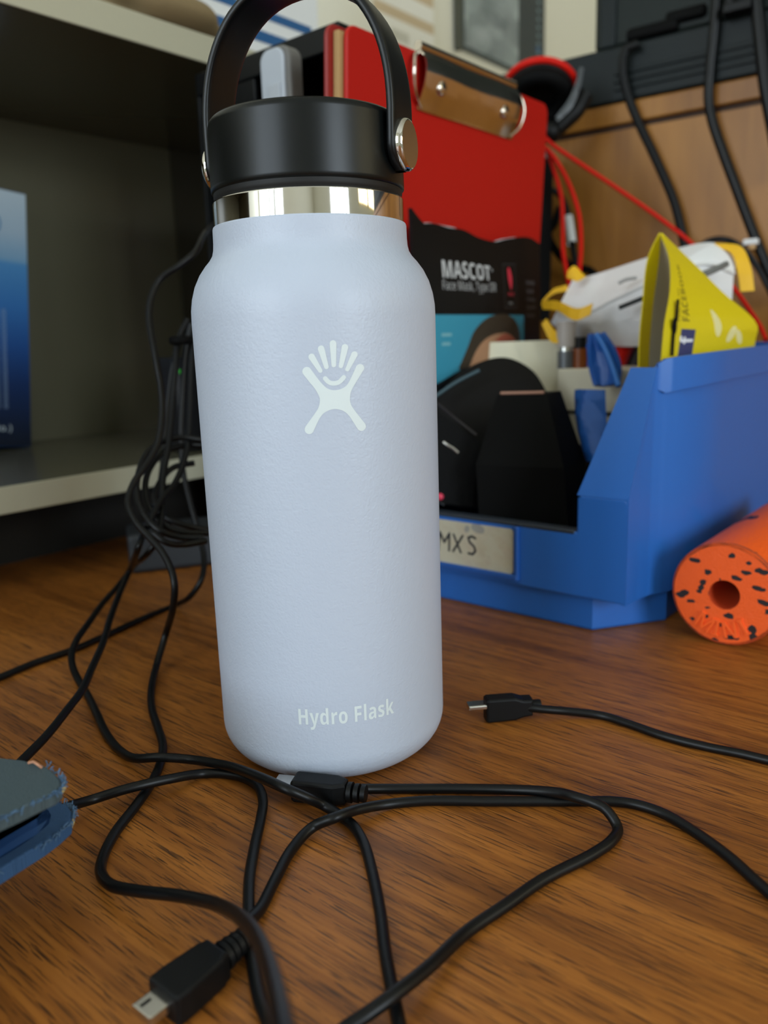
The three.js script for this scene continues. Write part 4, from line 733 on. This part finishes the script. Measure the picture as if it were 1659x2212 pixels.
cable('slim_cable', 'black cable leaving the worn book and turning down towards the near plug', [[90, 1760, 20], [125, 1750, 12], [152, 1741, 7], [200, 1727, 4.2], [260, 1708, 5.6], [310, 1695, 6], [370, 1682, 5], [440, 1671, 2], [490, 1672], [527, 1680], [556, 1698, 2], [568, 1730, 2.4], [563, 1770], [550, 1830], [539, 1895], [537, 1960], [540, 2034], [549, 2099], [562, 2164], [584, 2218], [612, 2300]]);

function plugBody(t, o, a, b, L, w0, w1, h, m) {                        // tapered moulded grip: a along, b across, from the tip end
  const out = [[0, -w0 / 2], [0.0012, -w0 / 2 - 0.0004], [L * 0.62, -w0 / 2 - 0.0002], [L * 0.8, -(w0 + w1) / 4], [L, -w1 / 2], [L, w1 / 2], [L * 0.8, (w0 + w1) / 4], [L * 0.62, w0 / 2 + 0.0002], [0.0012, w0 / 2 + 0.0004], [0, w0 / 2]];
  return part('plug_grip', frameGeo(poly(out, h, 0.0011, 3), o, a, b, a.clone().cross(b)), m, t);
}
function metalTip(t, o, a, b, L, w, h) {
  const n = a.clone().cross(b);
  part('plug_tip', frameGeo(poly([[-0.002, -w / 2], [L, -w / 2], [L, w / 2], [-0.002, w / 2]], h, 0.0004, 2), o, a, b, n), M.plugMetal, t);
  part('tip_slot', frameGeo(poly([[L * 0.35, -w * 0.22], [L * 0.75, -w * 0.22], [L * 0.75, -w * 0.1], [L * 0.35, -w * 0.1]], 0.0002), o.clone().addScaledVector(n, h), a, b, n), M.blackMatte, t);
}
function relief(t, p, a, len, r0, r1, n) {
  for (let k = 0; k < n; k++) { const f = k / n; part('strain_rib', new THREE.CylinderGeometry(r0 + (r1 - r0) * f, r0 + (r1 - r0) * (f + 0.5 / n), len / n * 0.66, 20).applyQuaternion(new THREE.Quaternion().setFromUnitVectors(V(0, 1, 0), a)).translate(p.x + a.x * len * (f + 0.5 / n), p.y + a.y * len * (f + 0.5 / n), p.z + a.z * len * (f + 0.5 / n)), M.plug, t); }
}
{ // near plug at the bottom left, its cable runs under the others and out to the right
  const t = cable('micro_cable', 'black cable from the large near plug running along the desk out at the right', [[530, 1993, 4.5], [545, 1982, 3], [562, 1964, 2], [592, 1905], [631, 1834], [675, 1787, 3.4], [724, 1766, 6.6], [768, 1750, 5], [831, 1738, 2.4], [920, 1730], [1059, 1731], [1170, 1731], [1266, 1731, 1.85], [1318, 1731], [1370, 1737], [1432, 1757], [1499, 1796], [1577, 1853], [1629, 1900], [1665, 1932], [1730, 1990]]);
  const a = V(-1, 0, 0.02).normalize(), b = V(0.02, 0, 1).normalize(), up = V(0, 1, 0), o = V(-0.1150, 0, 0.0658);
  // o is the cable end of the grip; it widens towards the tip at -x
  const L = 0.0178, out = [[0, -0.0042], [L * 0.12, -0.0047], [L * 0.13, -0.0051], [L * 0.75, -0.0060], [L - 0.001, -0.0059], [L, -0.0052], [L, 0.0052], [L - 0.001, 0.0059], [L * 0.75, 0.0060], [L * 0.13, 0.0051], [L * 0.12, 0.0047], [0, 0.0042]];
  part('plug_grip', frameGeo(poly(out, 0.0088, 0.0011, 3), V(o.x, 0.0005, o.z), a, b, up), M.plug, t);
  const tipO = V(o.x - L, 0.0040, o.z);
  part('plug_tip', frameGeo(poly([[-0.001, -0.0036], [0.0060, -0.0036], [0.0060, 0.0028], [0.0052, 0.0036], [-0.001, 0.0036]], 0.0028, 0.0004, 2), tipO, a, b, up), M.plugMetal, t);
  part('tip_slot', box(tipO.x - 0.0050, tipO.x - 0.0022, 0.0066, 0.0069, tipO.z - 0.0016, tipO.z - 0.0008), M.blackMatte, t);
  relief(t, V(o.x + 0.0002, 0.0046, o.z), V(0.99, -0.02, -0.1).normalize(), 0.0115, 0.0040, 0.0026, 5);
}
{ // plug against the bottle foot; its cable makes the wide loop at the right
  const t = cable('usb_cable', 'black cable from the plug at the bottle foot making the wide loop at right', [[770, 1704, 4], [800, 1704, 3], [860, 1704], [1007, 1704], [1110, 1706, 3], [1170, 1709, 4.6], [1214, 1714, 6.2], [1240, 1721, 7], [1282, 1734, 7.2], [1308, 1748, 6], [1334, 1788], [1322, 1815], [1282, 1844], [1173, 1900], [1090, 1957], [1007, 2014, 2], [924, 2091, 4.8], [852, 2148, 6.4], [800, 2186, 5.6], [735, 2230, 4], [650, 2300, 4]]);
  const f = V(-0.0449, 0, 0.0215), e = V(-0.0362, 0, 0.0395), a = e.clone().sub(f).normalize(), b = V(a.z, 0, -a.x).negate();
  const o = f.clone().setY(0.0006).addScaledVector(b, 0);
  const L = e.distanceTo(f), w = 0.0082;
  part('plug_grip', frameGeo(poly([[0, -w / 2 + 0.0006], [0.001, -w / 2], [L * 0.8, -w / 2], [L, -w / 2 + 0.0018], [L, w / 2 - 0.0018], [L * 0.8, w / 2], [0.001, w / 2], [0, w / 2 - 0.0006]], 0.0085, 0.0012, 3), V(o.x, 0.0091, o.z), a, b, a.clone().cross(b)), M.plug, t);
  part('plug_tip', frameGeo(poly([[-0.007, -0.0034], [0.001, -0.0034], [0.001, 0.0034], [-0.007, 0.0034]], 0.0026, 0.0004, 2), V(o.x, 0.0072, o.z), a, b, a.clone().cross(b)), M.plugMetal, t);
  relief(t, V(e.x, 0.0048, e.z), a, 0.0075, 0.0037, 0.0028, 3);
}
{ // plug standing on its side to the right of the bottle
  const t = cable('phone_cable', 'black cable with a small upright plug to the right of the bottle', [[1116, 1527, 5.2], [1144, 1529, 5.2], [1172, 1532, 4.4], [1230, 1537, 2.8], [1300, 1546], [1350, 1561], [1430, 1589], [1520, 1612], [1600, 1628], [1659, 1642], [1740, 1660]]);
  const f = V(0.0462, 0, 0.0448), e = V(0.0612, 0, 0.0588), a = e.clone().sub(f).normalize(), n = V(-a.z, 0, a.x), L = e.distanceTo(f);
  const prof = [[0, 0.0008], [0.0012, 0.0002], [L * 0.62, 0.0003], [L * 0.80, 0.0014], [L, 0.0018], [L, 0.0092], [L * 0.8, 0.0094], [L * 0.62, 0.0108], [0.0012, 0.0110], [0, 0.0102]];
  part('plug_grip', frameGeo(poly(prof, 0.0068, 0.0011, 3), f.clone().addScaledVector(n, -0.0034), a, V(0, 1, 0), a.clone().cross(V(0, 1, 0))), M.plug, t);
  part('plug_tip', frameGeo(poly([[-0.0075, 0.0066], [0.001, 0.0066], [0.001, 0.0086], [-0.0075, 0.0086]], 0.0058, 0.0005, 2), f.clone().addScaledVector(n, -0.0029), a, V(0, 1, 0), a.clone().cross(V(0, 1, 0))), M.plugMetal, t);
  part('strain_relief', tube([e.clone().setY(0.0052), e.clone().addScaledVector(a, 0.004).setY(0.005)], 0.0026, 6, 14), M.plug, t);
}
{ // bundled coil hanging and lying behind the bottle, with its adapter
  const c0 = (pts, o) => tube(path3(pts), o ?? 0.0018, pts.length * 12, 10);
  const t = thing('cable_coil', 'dark bundled coil of cable hanging between shelf and bottle', 'cable', onY(390, 1180, 0));
  const loops = [
    [[438, 950, 0, 0.474], [395, 945, 0, 0.474], [355, 952, 0, 0.470], [322, 975, 0, 0.462], [300, 1020, 0, 0.450], [296, 1070, 0, 0.442], [312, 1112, 0, 0.435], [345, 1146, 0, 0.431], [385, 1160, 0, 0.435], [440, 1162, 0, 0.438]],
    [[450, 962, 0, 0.478], [400, 962, 0, 0.478], [355, 976, 0, 0.474], [328, 1005, 0, 0.466], [314, 1045, 0, 0.454], [320, 1090, 0, 0.446], [345, 1125, 0, 0.442], [385, 1148, 0, 0.442], [450, 1152, 0, 0.450]],
    [[420, 1000, 0, 0.482], [375, 1010, 0, 0.478], [345, 1042, 0, 0.470], [335, 1080, 0, 0.462], [352, 1112, 0, 0.458], [390, 1132, 0, 0.458], [450, 1145, 0, 0.466]],
    [[330, 1150, 0, 0.423], [360, 1172, 0, 0.423], [400, 1176, 0, 0.431], [446, 1168, 0, 0.438]],
  ];
  for (const l of loops) part('loop', c0(l), M.cable, t);
  for (const l of [[[405, 690, 0, 0.486], [384, 735, 0, 0.482], [378, 800, 0, 0.478], [372, 880, 0, 0.474], [364, 960, 0, 0.466], [352, 1040, 0, 0.454], [350, 1110, 0, 0.442], [342, 1160, 0, 0.435]], [[420, 705, 0, 0.490], [412, 790, 0, 0.486], [410, 880, 0, 0.482], [404, 970, 0, 0.474], [380, 1040, 0, 0.458], [345, 1085, 0, 0.442], [318, 1140, 0, 0.431]]]) part('strand', c0(l), M.cableDull, t);
  part('tie', new THREE.TorusGeometry(0.006, 0.0016, 8, 20).scale(1, 1, 1.6).rotateX(Math.PI / 2).translate(...at(392, 735, 0.482).toArray()), M.blackMatte, t);
  const a0 = onY(352, 1225, 0), u = thing('power_adapter', 'dark grey power adapter block lying on the desk behind the bottle', 'adapter', onY(405, 1215, 0));
  part('housing', frameGeo(box(-0.045, 0.045, 0.0005, 0.030, -0.022, 0.022, 0.004), onY(412, 1212, 0), V(0.85, 0, 0.53).normalize(), V(0, 1, 0), V(-0.53, 0, 0.85).normalize()), mat(0x23272b, 0.55), u);
  const lp = onZ(393, 803, -0.338), w = thing('charger_hub', 'small dark charger with a tiny green light standing on the lower shelf behind the cables', 'charger', lp.clone().setY(SH.b1));
  part('hub_body', box(lp.x - 0.005, lp.x + 0.03, SH.b1 + 0.0004, lp.y + 0.012, lp.z - 0.03, lp.z - 0.0005, 0.003), mat(0x141416, 0.5), w);
  part('indicator_lamp', ball(lp, 0.0021), M.led, w, { label: 'tiny green indicator light' });
}

// ------------------------------------------------------------------ black leads hanging down the partition, headphones and their red cord
const onPart = (pts, off) => pts.map(([x, y, o = off]) => onP(x, y, o));
function lead(name, label, pts, r, m = M.cable) { const p = onPart(pts, 0.012), t = thing(name, label, 'cable', p[0].clone().setY(0), 'black leads on the partition'); part('jacket', tube(p, r, pts.length * 14, 12), m, t); return t; }
lead('monitor_cable', 'matte black lead hanging down the partition from below the case latch', [[1380, 95, 0.012], [1352, 108, 0.014], [1345, 150, 0.016], [1356, 205, 0.014], [1378, 262], [1408, 325], [1434, 382], [1454, 430], [1468, 480], [1480, 540], [1492, 640]], 0.0042, M.cableDull);
lead('mains_cable', 'glossy thick black lead hanging straight then slanting right down the partition', [[1560, -120], [1550, -30], [1543, 60], [1534, 150], [1531, 215], [1538, 258], [1562, 330], [1590, 405], [1622, 490], [1650, 560], [1690, 650]], 0.0046);
lead('display_cable', 'black lead at the right edge of the picture hanging past the case', [[1628, -60], [1636, 30], [1643, 100], [1652, 180], [1668, 270], [1690, 380]], 0.0055);
lead('short_cable', 'thin black lead arching over the respirator mask to a small white clip', [[1500, 560, 0.02], [1512, 533, 0.03], [1535, 519, 0.03], [1570, 518, 0.03], [1605, 538, 0.025], [1635, 575, 0.02], [1670, 640, 0.02]], 0.0027);
{ const p = onP(1622, 524, 0.022), t = thing('cable_clip', 'small white plastic clip holding two black leads at the right', 'clip', p.clone()); part('clip_body', frameGeo(box(-0.006, 0.006, -0.002, 0.003, -0.004, 0.004, 0.001), p, PT, PY, PN.clone().negate()), M.white, t); part('clip_hook', frameGeo(box(-0.001, 0.004, -0.006, -0.001, -0.003, 0.003, 0.001), p, PT, PY, PN.clone().negate()), mat(0xc9a06a, 0.6), t); }
{ const p = onP(1595, 20, 0.012), t = thing('wall_plug', 'dark square plug on the equipment case at the upper right corner', 'plug', p.clone()); part('plug_body', frameGeo(box(-0.011, 0.012, -0.004, 0.004, -0.006, 0.010, 0.0015), p, PT, PY, PN.clone().negate()), M.blackPlastic, t); for (const q of [-0.007, 0.008]) part('prong_sleeve', frameGeo(box(q - 0.0035, q + 0.0035, 0.003, 0.04, -0.004, 0.006, 0.0015), p, PT, PY, PN.clone().negate()), M.blackPlastic, t); }
{ // headphones hooked over the rail behind the clipboard
  const k = 0.76, c = at(1165, 205, k), t = thing('headphones', 'black headphones with a red rimmed ear cup hooked above the red clipboard', 'headphones', c.clone());
  const n = FWD.clone().multiplyScalar(-0.30).addScaledVector(UPV, -0.92).addScaledVector(RIGHT, -0.10).normalize();       // the ear pad looks down and a little to the viewer
  const q = new THREE.Quaternion().setFromUnitVectors(V(0, 1, 0), n), put = (g) => g.applyQuaternion(q).translate(c.x, c.y, c.z);
  part('ear_cup', put(new THREE.CylinderGeometry(0.031, 0.034, 0.012, 40).translate(0, -0.004, 0)), M.blackPlastic, t);
  part('red_rim', put(new THREE.TorusGeometry(0.0335, 0.0032, 10, 48).rotateX(Math.PI / 2).translate(0, -0.006, 0)), M.redCable, t);
  part('ear_pad', put(new THREE.TorusGeometry(0.025, 0.0075, 12, 40).rotateX(Math.PI / 2).translate(0, 0.004, 0)), M.blackMatte, t);
  const strap = (pts) => pts.map(([x, y, d]) => at(x, y, d));
  part('headband', between([[1205, 262, 0.735], [1236, 232, 0.735], [1254, 190, 0.735], [1262, 146, 0.74]], [[1200, 252, 0.735], [1226, 218, 0.735], [1243, 180, 0.735], [1252, 144, 0.74]], 0.002, 0.006, 20, 6), mat(0x4a4d50, 0.4), t);
  part('yoke', tube(strap([[1262, 205, 0.75], [1243, 238, 0.75], [1218, 262, 0.752], [1190, 288, 0.755]]), 0.0085, 24, 14), M.blackPlastic, t);
  part('hinge', ball(at(1188, 285, 0.752), 0.0105), M.blackPlastic, t);
  const u = thing('headphone_cable', 'thin red headphone cord hanging in loops and slanting across the wooden partition', 'cord', at(1300, 380, 0.75));
  part('cord_run', tube(strap([[1168, 288, 0.748], [1190, 310, 0.745], [1260, 358, 0.745], [1340, 412, 0.745], [1420, 468, 0.745], [1485, 518, 0.74], [1530, 560, 0.73], [1575, 610, 0.70], [1598, 640, 0.69], [1620, 672, 0.68], [1640, 702, 0.67], [1655, 735, 0.66]]), 0.0019, 80, 10), M.redCable, u);
  part('cord_loop', tube(strap([[1178, 318, 0.75], [1200, 345, 0.748], [1230, 400, 0.745], [1250, 462, 0.742], [1255, 525, 0.735], [1252, 580, 0.72], [1248, 625, 0.70]]), 0.0021, 60, 10), M.redCable, u);
  part('cord_loop', tube(strap([[1182, 322, 0.755], [1196, 365, 0.753], [1212, 425, 0.75], [1215, 480, 0.745], [1216, 540, 0.735], [1226, 600, 0.72], [1236, 640, 0.70]]), 0.0021, 60, 10), M.redCable, u);
  const w = thing('hanging_lead', 'black lead with a pale label sleeve hanging between the red cord loops', 'cable', at(1232, 520, 0.80));
  part('jacket', tube(strap([[1185, 408, 0.82], [1205, 418, 0.82], [1222, 446, 0.815], [1232, 500, 0.81], [1240, 550, 0.80], [1250, 610, 0.79], [1262, 690, 0.78]]), 0.0032, 60, 10), M.cableDull, w);
  part('label_sleeve', tube(strap([[1227, 468, 0.806], [1231, 496, 0.804], [1235, 526, 0.80]]), 0.0046, 12, 14), M.tape, w, { label: 'pale label sleeve' });
  const b = thing('black_lead', 'dim black lead curling against the partition behind the red loops', 'cable', at(1190, 500, 0.83));
  part('jacket', tube(strap([[1170, 400, 0.84], [1196, 412, 0.84], [1208, 440, 0.835], [1200, 478, 0.835], [1184, 505, 0.83], [1200, 540, 0.825], [1235, 575, 0.82], [1275, 585, 0.81], [1300, 620, 0.80]]), 0.004, 60, 10), M.blackMatte, b);
}

renderer.render(scene, camera);
